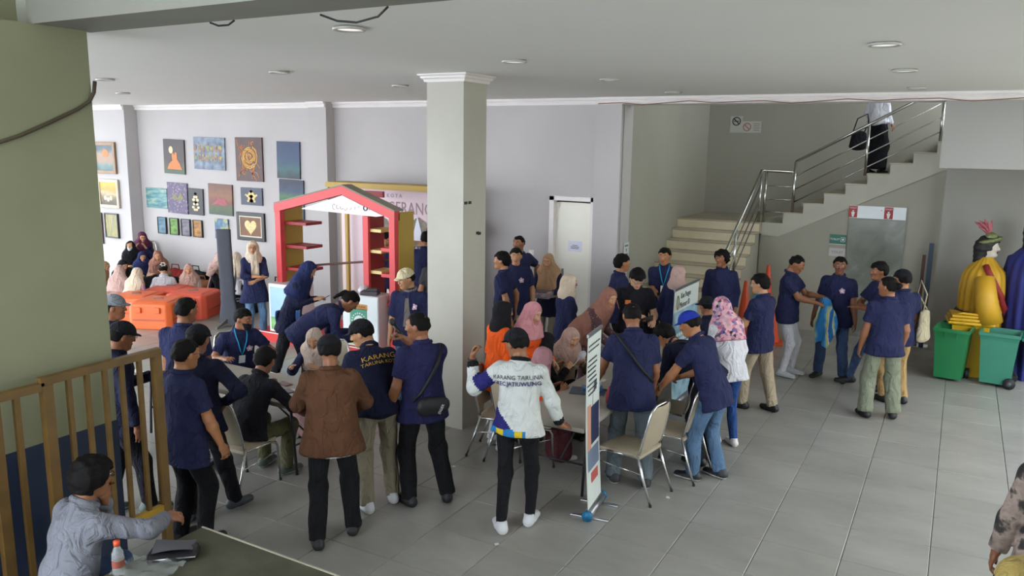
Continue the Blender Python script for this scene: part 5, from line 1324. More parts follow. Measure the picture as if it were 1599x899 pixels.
# ------------------------------------------------------------------ wheelie bins
def bin_(x, y, rz, col, label, lidopen):
    r = empty('wheelie_bin', (x, y, 0), math.radians(rz), label, 'bin', 'green wheelie bins')
    m_ = mat('bin_green_' + col, col, .42, var=.05, vscale=4)
    def ringp(w_, d_, z, o=0): return [(-w_ / 2, -d_ / 2 + o, z), (w_ / 2, -d_ / 2 + o, z), (w_ / 2, d_ / 2 + o, z), (-w_ / 2, d_ / 2 + o, z)]
    b = MB(); rings = [ringp(.33, .36, .04), ringp(.35, .38, .2), ringp(.40, .44, .64), ringp(.42, .46, .70), ringp(.45, .49, .70), ringp(.45, .49, .745), ringp(.41, .45, .745), ringp(.38, .42, .64), ringp(.32, .34, .06)]
    vs = [v for q in rings for v in q]; fs = [(3, 2, 1, 0)]
    for i in range(len(rings) - 1): fs += [(i * 4 + k, i * 4 + (k + 1) % 4, i * 4 + 4 + (k + 1) % 4, i * 4 + 4 + k) for k in range(4)]
    n = 4 * (len(rings) - 1); fs.append((n, n + 1, n + 2, n + 3)); b._add(vs, fs); b.build('body', m_, r)
    for sx in (-.07, .07): MB().box((sx, -.232, .66), (.012, .02, .08)).build('rib', m_, r)
    b = MB(); b.box((0, .28, .70), (.40, .06, .05), bevel=.015); b.tube([(-.19, .26, .72), (-.19, .33, .74), (.19, .33, .74), (.19, .26, .72)], .014, 8); b.build('handle', m_, r)
    for sx in (-1, 1):
        b = MB(); b.tube([(sx * .17, .17, .075), (sx * .215, .17, .075)], .075, 16); wl = b.build('wheel', mat('wheel_black', '#232427', .6, var=.05), r)
        b = MB(); b.tube([(sx * .2, .17, .075), (sx * .222, .17, .075)], .03, 10); b.build('wheel_hub', mat('hub_grey', '#54565a', .5, var=0), wl)
    if lidopen:
        b = MB(); b.grid(lambda u, v: ((u - .5) * .45, .34 + .06 * math.sin(math.pi * v) + .02 * v, .72 - .52 * v), 6, 8); b.grid(lambda u, v: ((u - .5) * .45, .355 + .06 * math.sin(math.pi * v) + .02 * v, .72 - .52 * v), 6, 8); b.build('lid', m_, r)
    return r
bin_(.10, 12.38, -8, '#1f7a48', 'mid green wheelie bin under the yellow lid beside the corner', False)
bin_(.66, 12.42, -96, '#35806a', 'bluish green wheelie bin standing right of the other bin, lid hanging open', True)
yl_ = empty('bin_lid', (.28, 12.78, .752), .1, 'yellow bin lid lying above the mid green bin', 'lid')
YPL = mat('plastic_yellow', '#d9ac22', .4, var=.05)
# the yellow bin behind which carries that lid
bw_ = MB(); 
def ringq(w_, d_, z): return [(-w_ / 2, -d_ / 2, z), (w_ / 2, -d_ / 2, z), (w_ / 2, d_ / 2, z), (-w_ / 2, d_ / 2, z)]
rg = [ringq(.38, .34, -.75), ringq(.46, .42, -.02), ringq(.5, .46, 0)]
bw_._add([v for q in rg for v in q], [(3, 2, 1, 0)] + [(i * 4 + k, i * 4 + (k + 1) % 4, i * 4 + 4 + (k + 1) % 4, i * 4 + 4 + k) for i in range(2) for k in range(4)] + [(8, 9, 10, 11)]); bw_.build('bin_body', YPL, yl_)
for k, (sc, z) in enumerate(((1.0, .0), (.94, .045), (.86, .09))):
    MB().box((0, 0, z + .02), (.58 * sc, .5 * sc, .04), bevel=.018).build('lid_tier', YPL, yl_)
b = MB(); b.tube([(-.22, -.18, .12), (-.12, -.22, .16), (.05, -.2, .15), (.2, -.2, .13)], .018, 8); b.build('handle', YPL, yl_)
# ------------------------------------------------------------------ traffic cones
def cone(x, y, label, h=.75):
    r = empty('traffic_cone', (x, y, 0), .2, label, 'traffic cone', 'orange traffic cones under the stairs')
    oc = mat('cone_orange', '#d1491f', .45, var=.05)
    MB().lathe([(.155, .03), (.15, .05), (.03, h - .02), (.022, h), (0, h)], n=24).build('cone', oc, r); MB().box((0, 0, .016), (.40, .40, .032), bevel=.01).build('base', oc, r)
    MB().lathe([(.112, h * .30), (.077, h * .55)], n=24, caps=False).build('sleeve', mat('cone_sleeve', '#c9562e', .5, var=.05), r)
p_ = P(1163, 437, .85); q_ = P(1199, 411, .95)
cone(-2.82, 12.55, 'orange traffic cone nearest the stairs, in front of the other', 1.08); cone(-2.78, 14.0, 'orange traffic cone further back under the stairs, standing taller in view', 1.15)
cone(-2.5, 13.1, 'orange traffic cone half hidden behind the man in glasses', .7)
# ------------------------------------------------------------------ giant folk puppets by the right wall
def puppet(x, y, face, robe, label, big=1.0, sash=None, crest=True, hcol='#c9c2b4'):
    r = empty('giant_puppet', (x, y, 0), math.radians(face), label, 'puppet')
    rs = np.random.default_rng(int(abs(x) * 100))
    def body(u, v):
        a = 2 * math.pi * u; prof = np.interp(v, [0, .3, .72, .86, .94, 1.0], [.31, .33, .36, .33, .20, .09]) * big
        fold = 1 + .06 * math.sin(a * 17 + 2 * math.sin(3 * v)) * (1 - v * .7); return (prof * fold * math.cos(a) * 1.05, prof * fold * math.sin(a) * .85, 1.72 * v * big)
    b = MB(); b.grid(body, 150, 24, True); b.build('robe', robe, r)
    for sx in (-1, 1):
        b = MB(); b.tube([(sx * .34 * big, .0, 1.45 * big), (sx * .46 * big, .04, 1.15 * big), (sx * .44 * big, .12, .82 * big)], [.13 * big, .15 * big, .17 * big], 14); b.build('sleeve', robe, r)
    if sash is not None:
        b = MB()
        for side_ in (1, -1):
            pts = [body(.25 + side_ * (.25 - .0) * (1 - t) + .0, .93 - .5 * t) for t in np.linspace(0, 1, 14)]
            b.tube([np.array(p) * np.array((1.04, 1.06, 1)) + np.array((0, 0, .01)) for p in pts], .045, 6)
        b.build('sash', sash, r)
        b = MB(); b.tube([tuple(np.array(body(u, .52)) * np.array((1.03, 1.03, 1))) for u in np.linspace(0, 1, 40)[:-1]], .035, 6, closed=True); b.build('belt', mat('belt_dark', '#20222e', .6, var=.1), r)
    V, Q, Mi = make_head(.008, True); sc = 1.28 * big; V = V * sc + np.array((0, .02, 1.86 * big))
    link('head', mesh_arrays('head', V, Q, Mi), [mat('mask_' + hcol, hcol, .45, var=.05), mat('eye_white', '#d9d4cc', .3, var=0), mat('eye_dark', '#15100d', .3, var=0), mat('mask_lips', '#7a2a2a', .4, var=0)], r)
    V, Q = make_hair('long', .012); V = V * sc * np.array((1.03, 1.1, 1.03)) + np.array((0, .02, 1.86 * big)); link('hair', mesh_arrays('hair', V, Q), mat('hair_wig', '#1b191c', .6, var=.2, vscale=30), r)
    if crest:
        b = MB(); b.tube([(.125 * big * math.cos(a), .02 + .14 * big * math.sin(a), (1.96 + .04 * math.sin(a)) * big) for a in np.linspace(0, 2 * math.pi, 20)[:-1]], .028, 8, closed=True)
        b.lathe([(.09, 0), (.08, .07), (.03, .10), (0, .11)], (0, .03, 1.97 * big), n=14); b.build('crown', mat('crown_green_gold', '#7c8458', .5, .3, var=.4, vscale=30), r)
        for k in range(30):
            a = rs.uniform(-1.1, 1.1); t = rs.uniform(-.9, .5); b = MB()
            p0 = np.array((0, .0, 2.04 * big)); d = unit((math.sin(a) * .7, math.sin(t) - .3, 1.0)); L = rs.uniform(.16, .26)
            b.tube([p0, p0 + d * L * .5, p0 + d * L + np.array((0, -.02, -.01))], [.010, .020, .006], 5); b.build('plume', mat('plume_rose', '#b86a72', .8, var=.2, vscale=30), r)
    return r
puppet(.40, 13.1, -90, mat('robe_yellow', '#c89a26', .55, var=.08, vscale=4), 'giant folk puppet in yellow robe with red sash and rose plumes', .97, sash=mat('sash_red', '#8e2a2a', .6, var=.1))
puppet(1.00, 13.12, -60, mat('robe_blue', '#232c78', .6, var=.1, vscale=4), 'giant folk puppet in dark blue robe at the right edge', 1.12, crest=False, hcol='#6a3a30')
# boards and a mop leaning in the corner beside the bins
m = MB(); m.box((-.42, 14.2, .75), (.05, .03, 1.5)); tag(m.build('wooden_plank', mat('plank_brown', '#5c4038', .7, var=.2)), 'brown plank leaning in the dark corner beside the bins', 'plank')
m = MB(); m.box((-.33, 14.15, .85), (.07, .04, 1.7), bevel=.01); tag(m.build('blue_board', mat('board_blue', '#3a4a5c', .6, var=.1)), 'slate blue board upright in the corner beside the bins', 'board')

# ------------------------------------------------------------------ near barrier of brown and yellow steel bars
M_BAR = mat('barrier_brown', '#644a20', .5, var=.18, vscale=7, bump=.1, bscale=40); M_BARY = mat('barrier_yellow', '#a68118', .5, var=.15, vscale=9)
XR = -4.72
ba = empty('steel_barrier', (XR, 2.9, 0), 0, 'brown and yellow steel bar barrier in front of the olive column', 'barrier')
def bar(name, y0, z0, y1, z1, w_, t_, m_):
    a = np.array((0, y0 - 2.9, z0)); b_ = np.array((0, y1 - 2.9, z1)); c = (a + b_) / 2; L = np.linalg.norm(b_ - a); ang = math.atan2(z1 - z0, y1 - y0)
    m = MB(); m.box(c, (t_, L, w_), Matrix.Rotation(ang, 3, 'X')); return m.build(name, m_, ba)
bar('top_rail', 1.2, 1.655, 2.62, 1.66, .05, .05, M_BAR); bar('top_rail', 2.6, 1.69, 3.43, 1.70, .05, .05, M_BAR)
bar('end_post', 3.40, .0, 3.40, 1.675, .055, .055, M_BAR); bar('end_post', 2.64, .0, 2.64, 1.665, .06, .055, M_BAR); bar('end_post', 2.33, 0, 2.33, 1.63, .06, .05, M_BAR)
for y in (2.78, 2.90, 3.02, 3.14, 3.27): bar('bar', y, .58, y, 1.675, .028, .028, M_BAR)
for y in (2.46, 2.20, 2.07, 1.94, 1.8): bar('bar', y, .3, y, 1.635, .032, .03, M_BAR)
bar('bottom_rail', 2.64, .565, 3.43, .565, .045, .045, M_BARY); bar('bottom_rail', 1.2, .28, 2.62, .28, .045, .045, M_BAR)
# ------------------------------------------------------------------ things on the near table
r = empty('black_pouch', P(272, 868, .755), .75, 'black and grey pouch lying on the near table under his hand', 'pouch')
F = Fld((-.2, -.15, -.03), (.2, .15, .1), .012); F.cap((-.11, 0, .02), (.11, 0, .02), .03, .03, k=0, side=(0, 1, 0), w=3.2); F.plane((0, 0, 0), (0, 0, -1)); V, Q = F.mesh(); V = wrinkle(V, Q, .008, 77, 20); V[:, 2] = np.maximum(V[:, 2], 0)
link('body', mesh_arrays('pouch', V, Q), mat('pouch_black', '#1a1a1e', .35, var=.15, vscale=12), r)
b = MB(); b.grid(lambda u, v: ((u - .5) * .22, (v - .5) * .15 + .02, .056 + .012 * math.sin(3 * u + 2 * v)), 8, 6); b.grid(lambda u, v: ((u - .5) * .22, (v - .5) * .15 + .02, .053 + .012 * math.sin(3 * u + 2 * v)), 8, 6); b.build('flap', mat('pouch_grey', '#4e4e54', .6, var=.1), r)
b = MB(); b.tube([(-.13, -.085, .03), (.13, -.09, .03)], .004, 5); b.build('zip', mat('zip_steel', '#c8c8c8', .3, 1, var=0), r)
bt_ = empty('water_bottle', P(186, 896, .755), 0, 'clear plastic water bottle with orange cap on the near table', 'bottle')
MB().lathe([(0, 0), (.03, 0), (.033, .02), (.031, .06), (.033, .1), (.031, .13), (.016, .165), (.014, .18), (0, .18)], n=16).build('body', mat('bottle_clear', '#b4b8b8', .08, var=0, alpha=.4), bt_)
MB().lathe([(.017, .172), (.017, .20), (0, .20)], n=14).build('bottle_cap', mat('cap_orange', '#d8502c', .45, var=0), bt_); MB().lathe([(.0335, .05), (.0335, .09)], n=16, caps=False).build('label_band', mat('label_red', '#8e4a3c', .5, var=.1), bt_)
pw = empty('plastic_wrap', P(232, 893, .755), .3, 'crinkled clear plastic wrap on the near table by the bottle', 'plastic')
rs = np.random.default_rng(9); _n = rs.uniform(0, 6.28, 8)
b = MB(); b.grid(lambda u, v: ((u - .5) * .34, (v - .5) * .2, .012 + .02 * abs(math.sin(9 * u + _n[0]) * math.cos(7 * v + _n[1])) + .012 * abs(math.sin(21 * u + 13 * v))), 20, 14); b.build('film', mat('film_clear', '#aab0ae', .12, var=0, alpha=.3), pw)

# ------------------------------------------------------------------ on the floor
bl = empty('water_bottle', P(1076, 668, 0), 0, 'small plastic bottle with blue label on the floor by the chairs', 'bottle')
MB().lathe([(0, 0), (.032, 0), (.034, .02), (.034, .15), (.014, .19), (.014, .20), (0, .20)], n=14).build('body', mat('bottle_pale', '#c8d4dc', .2, var=0), bl); MB().lathe([(.035, .06), (.035, .12)], n=14, caps=False).build('label_band', mat('label_blue', '#2f7ab8', .5, var=.05), bl); MB().lathe([(.016, .192), (.016, .215), (0, .215)], n=12).build('bottle_cap', mat('cap_white', '#dcdcdc', .4, var=0), bl)
for k, (x, y, lab) in enumerate(((708, 728, 'white paper scrap on the floor right of the pillar base'), (775, 850, 'tiny pale scrap on the floor nearest the camera'), (1043, 777, 'white scrap on the floor right of the near empty chair'))):
    b = MB(); b.prism([(-.02, -.012), (.018, -.015), (.025, .008), (-.005, .018)], .001, .005, 'xy'); o = b.build('paper_scrap', M_PAPER); p = P(x, y, 0); o.location = (p[0], p[1], 0); o.rotation_euler = (0, 0, k * 1.1); tag(o, lab, 'scrap')
# ------------------------------------------------------------------ people
NAVY = cloth('navy', '#262a4c'); NAVYD = cloth('navy_dark', '#1c1f36'); INKB = cloth('ink_black', '#1b1b22'); BLACK = cloth('black', '#17171b'); GREY = cloth('grey', '#6d6a68'); KHAKI = cloth('khaki', '#8f8674'); BEIGE = cloth('beige_trouser', '#a89a84'); TAN = cloth('tan_trouser', '#a98a5e'); OLIVE = cloth('olive_trouser', '#7d8270'); OLIVED = cloth('olive_dark', '#5c5a42'); WHITEC = cloth('white', '#d2d2da'); JEAN = cloth('jeans_blue', '#55708e', var=.25); JEAND = cloth('jeans_dark', '#3a4c6c', var=.25); JEANB = cloth('jeans_royal', '#2c4a86', var=.12); JEANG = cloth('jeans_grey', '#5f6a70', var=.2); ORC = cloth('orange_uniform', '#e85a1c'); BROWNJ = cloth('brown_jacket', '#5a3c2a'); MAROON = cloth('maroon', '#4a2226'); MAUVE = cloth('mauve_skirt', '#8a5a74'); CAMO = ramp_mat('cloth_camo', 'noise', 7, [(.36, '#1d1d24'), (.44, '#3a3432'), (.50, '#9a8a80'), (.60, '#7a6a62'), (.68, '#24242c')], rough=.9, detail=5)
H_CREAM = cloth('scarf_cream', '#d6c4ae'); H_BEIGE = cloth('scarf_beige', '#b8a598'); H_TAN = cloth('scarf_tan', '#b08c6c'); H_PINK = cloth('scarf_pink', '#c98a92'); H_MAUVE = cloth('scarf_mauve', '#a67a80'); H_BLACK = cloth('scarf_black', '#19181c'); H_BROWN = cloth('scarf_brown', '#96685a'); H_NAVY = cloth('scarf_navy', '#252c54'); H_PALE = cloth('scarf_pale_pink', '#c4a49c'); H_MAROON = cloth('scarf_maroon', '#572642'); H_ROSE = cloth('scarf_rose_beige', '#b49488')
H_FLOWER = ramp_mat('cloth_scarf_flower', 'cells', 32, [(.0, '#cf8a98'), (.3, '#d8a8b0'), (.45, '#3a4a8c'), (.55, '#c86a80'), (.7, '#e0b8c0'), (.85, '#1e1e30')], rough=.85, bump=0)
BATIK = ramp_mat('cloth_batik', 'voronoi', 26, [(.1, '#a89a88'), (.25, '#3a2a2c'), (.5, '#54343a')], rough=.85, bump=0)
LAN = cloth('lanyard_blue', '#2f97c8', bump=0)
CAPB = cloth('cap_black', '#1a1a20'); CAPW = cloth('cap_beige', '#d3c4a0'); CAPBL = cloth('cap_royal', '#2438a0'); CAPG = cloth('cap_grey', '#7a8088'); CAPT = cloth('cap_tan', '#a08c52')
SNW = ('sneaker', '#c9cbd0', '#d8d8d8'); SNB = ('sneaker', '#23252b', '#c8c8c8'); SNG = ('sneaker', '#4e5a56', '#a8aaa6'); BLKS = ('plain', '#17171a')
polo = dict(mat=NAVY, sleeve=.72, hem=.15, loose=1.04)
lng = lambda m_=NAVY, hem=.15, **k: dict(dict(mat=m_, sleeve=1.9, hem=hem, loose=1.05), **k)
G_NAVY = 'staff in navy shirts'
def held(name, label, cat, I, hand, off, build, rz=0.0, tilt=(0, 0)):
    p = wpt(I, I['K'].wr[hand] + np.array(off) * I['s']); r = empty(name, p, I['root'].rotation_euler[2] + rz, label, cat); r.rotation_euler = (tilt[0], tilt[1], I['root'].rotation_euler[2] + rz); build(r); return r
def phone_parts(r):
    MB().box((0, 0, 0), (.075, .155, .009), bevel=.004).build('case', mat('phone_case_#17181c', '#17181c', .35, var=0), r); MB().box((0, 0, .005), (.068, .145, .001)).build('screen', mat('phone_screen', '#5c6a78', .15, var=0), r)
def chair_for(I, label, dy=-.02):
    p = I['base'] + I['B'] @ np.array((0, dy, 0)); c = chair(p[0], p[1], 0, label); c.rotation_euler = (0, 0, I['root'].rotation_euler[2]); return c

# ---- at the left table, and standing round it
person('man in grey cap half hidden behind the olive column', 178, 461, 1.66, 100, top=polo, cap=('cap', CAPG), sk=1, group=G_NAVY)
person('man in black cap and long dark sleeves beside the column, looking at a phone', 190, 503, 1.66, 75, top=lng(NAVYD, .16), bottom=('pants', INKB), cap=('cap', CAPB), sk=1, glasses=True, head=(0, 18, 0), feet=((.10, .16, 5), (-.10, -.14, 8)), hands=((.25, .06, .84), (-.14, .34, 1.16)), shoe=SNG)
person('man with cropped hair seen from behind at the left end of the table', 291, 465, 1.68, 25, top=polo, sk=1, head=(-28, 8, 0), bulk=1.08, hands=((.22, .10, .84), (-.22, .12, .84)), group=G_NAVY)
person('man in black cap and dark jacket standing with hand on hip', 309, 508, 1.65, 22, top=lng(NAVYD, .12, loose=1.08), bottom=('pants', INKB), cap=('cap', CAPB), sk=1, head=(-10, 12, 0), feet=((.20, .20, 30), (-.12, -.05, 8)), hands=((.19, .08, 1.02), (-.24, .05, .86)), poles=((1, -.4, 0), None), grips=('flat', 'relaxed'), hdir=((-.4, .3, -.85), None), shoe=('plain', '#3d454c'))
person('man in glasses and navy shirt standing nearest the brown barrier', 290, 530, 1.64, 55, top=dict(polo, hem=.20), sk=0, bulk=1.1, glasses=True, head=(-8, 8, 0), hands=((.26, .16, .80), (-.24, .0, .84)), feet=((.10, .05, 8), (-.12, -.02, 8)), group=G_NAVY)
I = person('seated man with black mask below his chin, lanyard and navy shirt', 380, 482, 1.68, 165, top=polo, sit='chair', lean=14, sk=1, emblem=True, lanyard=LAN, head=(38, 14, 0), mask=cloth('mask_black', '#15151a'), hands=((.26, .46, .79), (-.30, .40, .79)), grips=('relaxed', 'flat'), bulk=1.06, group=G_NAVY)
chair_for(I, 'steel chair with beige pads under the masked man')
I = person('man in black long sleeves seated with his back turned at the left table', 403, 528, 1.68, 44, at=(-5.50, 4.84), top=lng(INKB, .10), bottom=('pants', OLIVED), sit='chair', lean=20, sk=1, hair='full', head=(6, 26, 0), hands=((.26, .50, .80), (-.20, .46, .80)), feet=((.16, .34, 12), (-.16, .40, 12)), shoe=SNG)
chair_for(I, 'steel chair with beige pads under the man in black long sleeves', -.04)
I = person('woman in grey beige headscarf writing at the left table', 490, 513, 1.56, 205, sex='f', sk=2, hijab=H_BEIGE, top=lng(NAVY), bottom=('skirt', cloth('skirt_rose', '#a88484')), sit='chair', lean=16, head=(10, 30, 0), hands=((.20, .44, .82), (-.12, .42, .82)), shoe=SNW)
chair_for(I, 'steel chair with beige pads under the writing woman')
def _ex(I):
    K, s = I['K'], I['s']
    m = MB(); p = K.pel - K.up0 * .155 * s
    m.lathe([(.150, 0), (.152, .03)], p, n=24, sx=1.30, sy=.86, caps=False); m.build('white_hem', WHITEC, I['root'])
person('man in brown jacket and black cap standing with his back to the camera', 514, 524, 1.67, 2, top=dict(mat=BROWNJ, sleeve=1.95, hem=.14, loose=1.17, wr=.011), bottom=('pants', BLACK), cap=('cap', CAPB), sk=1, bulk=1.06, head=(4, 16, 0), hands=((.20, .34, 1.02), (-.22, .34, 1.0)), poles=((.8, -.8, -.3), (-.8, -.8, -.3)), feet=((.15, .10, 10), (-.13, -.10, 10)), extra=_ex, shoe=('plain', '#141416', '#c8c8c0'))
I = person('man in black cap and navy shirt with yellow lettering on the back', 563, 500, 1.68, -12, top=dict(mat=cloth('navy_ink', '#1a1e38'), sleeve=.9, hem=.08, loose=1.06), bottom=('pants', KHAKI), cap=('cap', CAPB), sk=2, lean=24, head=(62, 22, 0), hands=((.12, .52, .92), (-.22, .50, .86)), feet=((.14, .02, 8), (-.12, -.10, 8)), shoe=SNW)
LY = mat('print_gold_text', '#c8a03c', .6, var=.05)
print_on(I, 'KARANG', .045, .075, .062, LY, roll=8, squash=1.25); print_on(I, 'TARUNA KOTA', .055, .025, .042, LY, roll=8, squash=1.2)
def _mic(I):
    strap(I, [(.14, .13), (.08, .02), (0, -.08), (-.07, -.19), (-.10, -.26)], [(.3, -.6, .8), (0, -1, .2), (0, -1, 0), (0, -1, 0), (-.3, -1, 0)], .016, mat('strap_nylon', '#101014', .6, var=.1))
I = person('man in navy shirt and black trousers speaking into a microphone', 651, 488, 1.71, -22, top=dict(polo, mat=cloth('navy_violet', '#25254c'), hem=.14), bottom=('pants', BLACK), sk=1, bulk=1.1, hair='crop', head=(48, 6, 0), hands=((-.06, .30, 1.43), (-.27, .10, .86)), poles=((.9, -.2, -.6), None), grips=('grip', 'hold'), feet=((.20, -.06, 18), (-.13, .0, 10)), shoe=('plain', '#191b1e', '#2a2a2a'), extra=_mic, group=G_NAVY)
def _b(r):
    MB().tube([(0, 0, -.11), (0, 0, .05)], [.015, .019], 12).build('handle', mat('mic_black', '#131316', .4, var=0), r); MB().lathe([(.018, .05), (.027, .07), (.028, .09), (.02, .112), (0, .118)], n=14).build('grille', mat('mic_grille', '#3a3a3e', .4, .6, var=.1, bump=.5, bscale=300), r)
held('microphone', 'black hand-held microphone at the standing man\'s mouth', 'microphone', I, 0, (-.03, .05, .07), _b, tilt=(-.5, -.5))
def _b(r): MB().tube([(0, 0, 0), (.0, .075, .01)], .0045, 8).build('paper_tube', mat('cigarette_white', '#dcd8d0', .7, var=0), r); MB().tube([(0, -.02, -.002), (0, 0, 0)], .0046, 8).build('filter', mat('cigarette_filter', '#b07a48', .7, var=0), r)
held('cigarette', 'cigarette held in the lowered hand of the man with the microphone', 'cigarette', I, 1, (.0, .05, -.11), _b, rz=.8)
F = Fld((-.14, -.08, -.12), (.14, .08, .12), .012); F.cap((-.07, 0, 0), (.07, 0, 0), .085, .075, k=0, side=(0, 1, 0), w=.5); V, Q = F.mesh(); V = wrinkle(V, Q, .006, 5)
o = link('body', mesh_arrays('waist_bag', V, Q), mat('bag_nylon', '#121216', .55, var=.15), empty('sling_bag', wpt(I, I['K'].pel + np.array((.03, -.175, .02))), I['root'].rotation_euler[2], 'black sling bag on the back of the man with the microphone', 'bag'))
text_obj('EIGER', (.05, -.045, -.02), .035, WHITEC, o.parent, facing=Matrix.Rotation(math.radians(-62), 3, 'Y') @ Matrix(((1, 0, 0), (0, 0, -1), (0, 1, 0))))
# ---- booth
def _tail(I):
    K, s = I['K'], I['s']; b = MB()
    f = lambda t: (lambda u, v: tuple((lambda q: (q if q is not None else K.chest + K.cf * .16) + K.cf * (.016 + t + .006 * math.sin(9 * u)))(I['SF'].march(K.chest + K.cr * ((u - .5) * .13 + .01) * s + K.up1 * (.13 - .26 * v) * s + K.cf * .35, -K.cf, far=.6))))
    b.grid(f(0), 6, 10); b.grid(f(.012), 6, 10); b.build('scarf_tail', H_CREAM, I['root'])
person('woman in cream headscarf and jeans standing with folded arms', 394, 376, 1.58, 168, sex='f', sk=2, hijab=H_CREAM, drape=.10, top=lng(NAVY, .26, flare=.02, sleeve=1.55), bottom=('jeans', JEAN), glasses=True, head=(-16, 4, 0), hands=((-.02, .26, 1.13), (.04, .28, 1.06)), poles=((1, -.1, -.5), (-1, -.1, -.5)), grips=('flat', 'flat'), shoe=SNW, extra=_tail)
_I = None
I = person('woman in navy headscarf stepping off the booth platform with a phone', 482, 408, 1.62, 112, sex='f', sk=2, hijab=H_NAVY, top=lng(NAVYD, .28, flare=.02), bottom=('wide', BLACK), lean=17, head=(0, 32, 0), hands=((.03, .38, 1.12), (-.05, .40, 1.12)), grips=('hold', 'hold'), feet=((.22, -.18, 25), (-.18, .10, 10, .08)), shoe=('flat', '#b8a890', '#8a7a68'))
held('mobile_phone', 'phone held by the woman in navy headscarf', 'phone', I, 0, (-.03, .11, .01), phone_parts, tilt=(.5, 0))
sc_ = MB(); sc_.grid(lambda u, v: ((u - .5) * .12 + .02 * math.sin(6 * v), .02 * math.sin(9 * u), -.3 * v), 6, 10); sc_.grid(lambda u, v: ((u - .5) * .12 + .02 * math.sin(6 * v), .02 * math.sin(9 * u) + .006, -.3 * v), 6, 10)
o = sc_.build('shirt_tail', cloth('light_blue', '#5f8cd0'), I['root']); o.location = (.13, .14, .92)
o = link('shirt_tail', o.data, None, I['root']); o.location = (.10, -.16, .90)
person('long-haired man in navy bending over the table, hair tied back', 547, 455, 1.72, 82, top=lng(NAVY, .12), sk=1, hair='pony', lean=50, head=(0, 48, 0), hands=((.16, .62, .84), (-.12, .60, .86)), group=G_NAVY)
I = person('young man in beige cap and open navy shirt over grey tee', 633, 420, 1.68, 196, top=dict(polo, sleeve=.9), bottom=('jeans', JEAN), cap=('cap', CAPW), sk=2, emblem=True, head=(-42, 14, 0), hands=((.25, .05, .80), (-.24, .02, .82)), collar=cloth('grey_tee', '#77706c'))
m = MB(); K = I['K']; pts = []
m.grid(lambda u, v: tuple((I['SF'].march(K.chest + K.cr * (u - .5) * .10 * (.4 + .6 * v) + K.up1 * (.12 - .34 * v) + K.cf * .35, -K.cf, far=.6) if I['SF'].march(K.chest + K.cr * (u - .5) * .10 * (.4 + .6 * v) + K.up1 * (.12 - .34 * v) + K.cf * .35, -K.cf, far=.6) is not None else K.chest + K.cf * .1) + K.cf * .014), 4, 10)
m.build('tee_front', cloth('grey_tee', '#77706c'), I['root'])
person('man in navy seen between the red booth shelves', 603, 363, 1.70, 180, top=polo, sk=0, head=(-10, 25, 0), hands=((.12, .30, 1.05), (-.14, .30, 1.05)), group=G_NAVY)
person('man in navy with his back turned in front of the printed backdrop', 667, 361, 1.74, 15, top=lng(NAVY, .14), sk=1, head=(-20, 5, 0), bulk=1.08, hands=((.2, .25, 1.0), (-.2, .25, 1.0)))
person('man in charcoal shirt just showing beside the pillar', 684, 386, 1.68, 10, top=dict(polo, mat=cloth('charcoal', '#3c3a3e')), sk=1)

# ---- behind the pillar, by the white door
person('man in navy in left profile beside the pillar, hands low', 783, 393, 1.70, -72, top=polo, bottom=('pants', BEIGE), sk=0, hair='full', head=(8, 0, 0), hands=((.2, -.10, .86), (-.22, -.16, .86)), group=G_NAVY)
person('stocky man in navy facing the camera beside the pillar', 806, 387, 1.70, 182, top=polo, bottom=('pants', KHAKI), sk=2, bulk=1.12, emblem=True, group=G_NAVY)
person('tall man in navy at the back wall with hand on hip, head turned left', 810, 368, 1.74, 140, top=polo, bottom=('pants', INKB), sk=1, hair='crop', head=(-72, 2, 0), bulk=1.08, hands=((.24, .0, .86), (-.24, .10, 1.06)), poles=(None, (-1, -.5, 0)), group=G_NAVY)
I = person('woman in tan headscarf holding a clear tray beside the door', 856, 396, 1.57, 196, sex='f', sk=2, hijab=H_TAN, drape=.42, top=lng(NAVYD, .24), bottom=('wide', KHAKI), head=(0, 18, 0), hands=((.16, .34, 1.10), (-.14, .34, 1.12)), grips=('hold', 'hold'))
def _b(r):
    MB().box((0, 0, -.03), (.34, .24, .006)).build('tray_base', mat('tray_clear', '#9a8c94', .15, var=.1, alpha=.55), r)
    for a in range(4):
        M_ = Matrix.Rotation(a * math.pi / 2, 3, 'Z'); d = .12 if a % 2 == 0 else .17; L = .34 if a % 2 == 0 else .24
        MB().box(M_ @ Vector((0, d, .01)), (L, .005, .08), M_).build('tray_side', mat('tray_clear', '#9a8c94', .15, var=.1, alpha=.55), r)
    for k in range(5): MB().box((-.12 + .06 * k, .02 * (k % 2), .0), (.045, .14, .03), bevel=.006).build('packet', mat('packet_%d' % (k % 2), ('#b08a90', '#d0c4c8')[k % 2], .5, var=.1), r)
held('clear_tray', 'clear plastic tray of packets held by the woman in tan headscarf', 'tray', I, 0, (-.15, .10, .0), _b)
person('woman in pale beige headscarf and navy facing right toward the door side', 890, 428, 1.56, 66, sex='f', sk=1, hijab=H_CREAM, drape=.12, top=lng(NAVY, .30, flare=.02), bottom=('wide', INKB), head=(-12, 6, 0), hands=((.14, .26, 1.02), (-.12, .26, 1.04)))

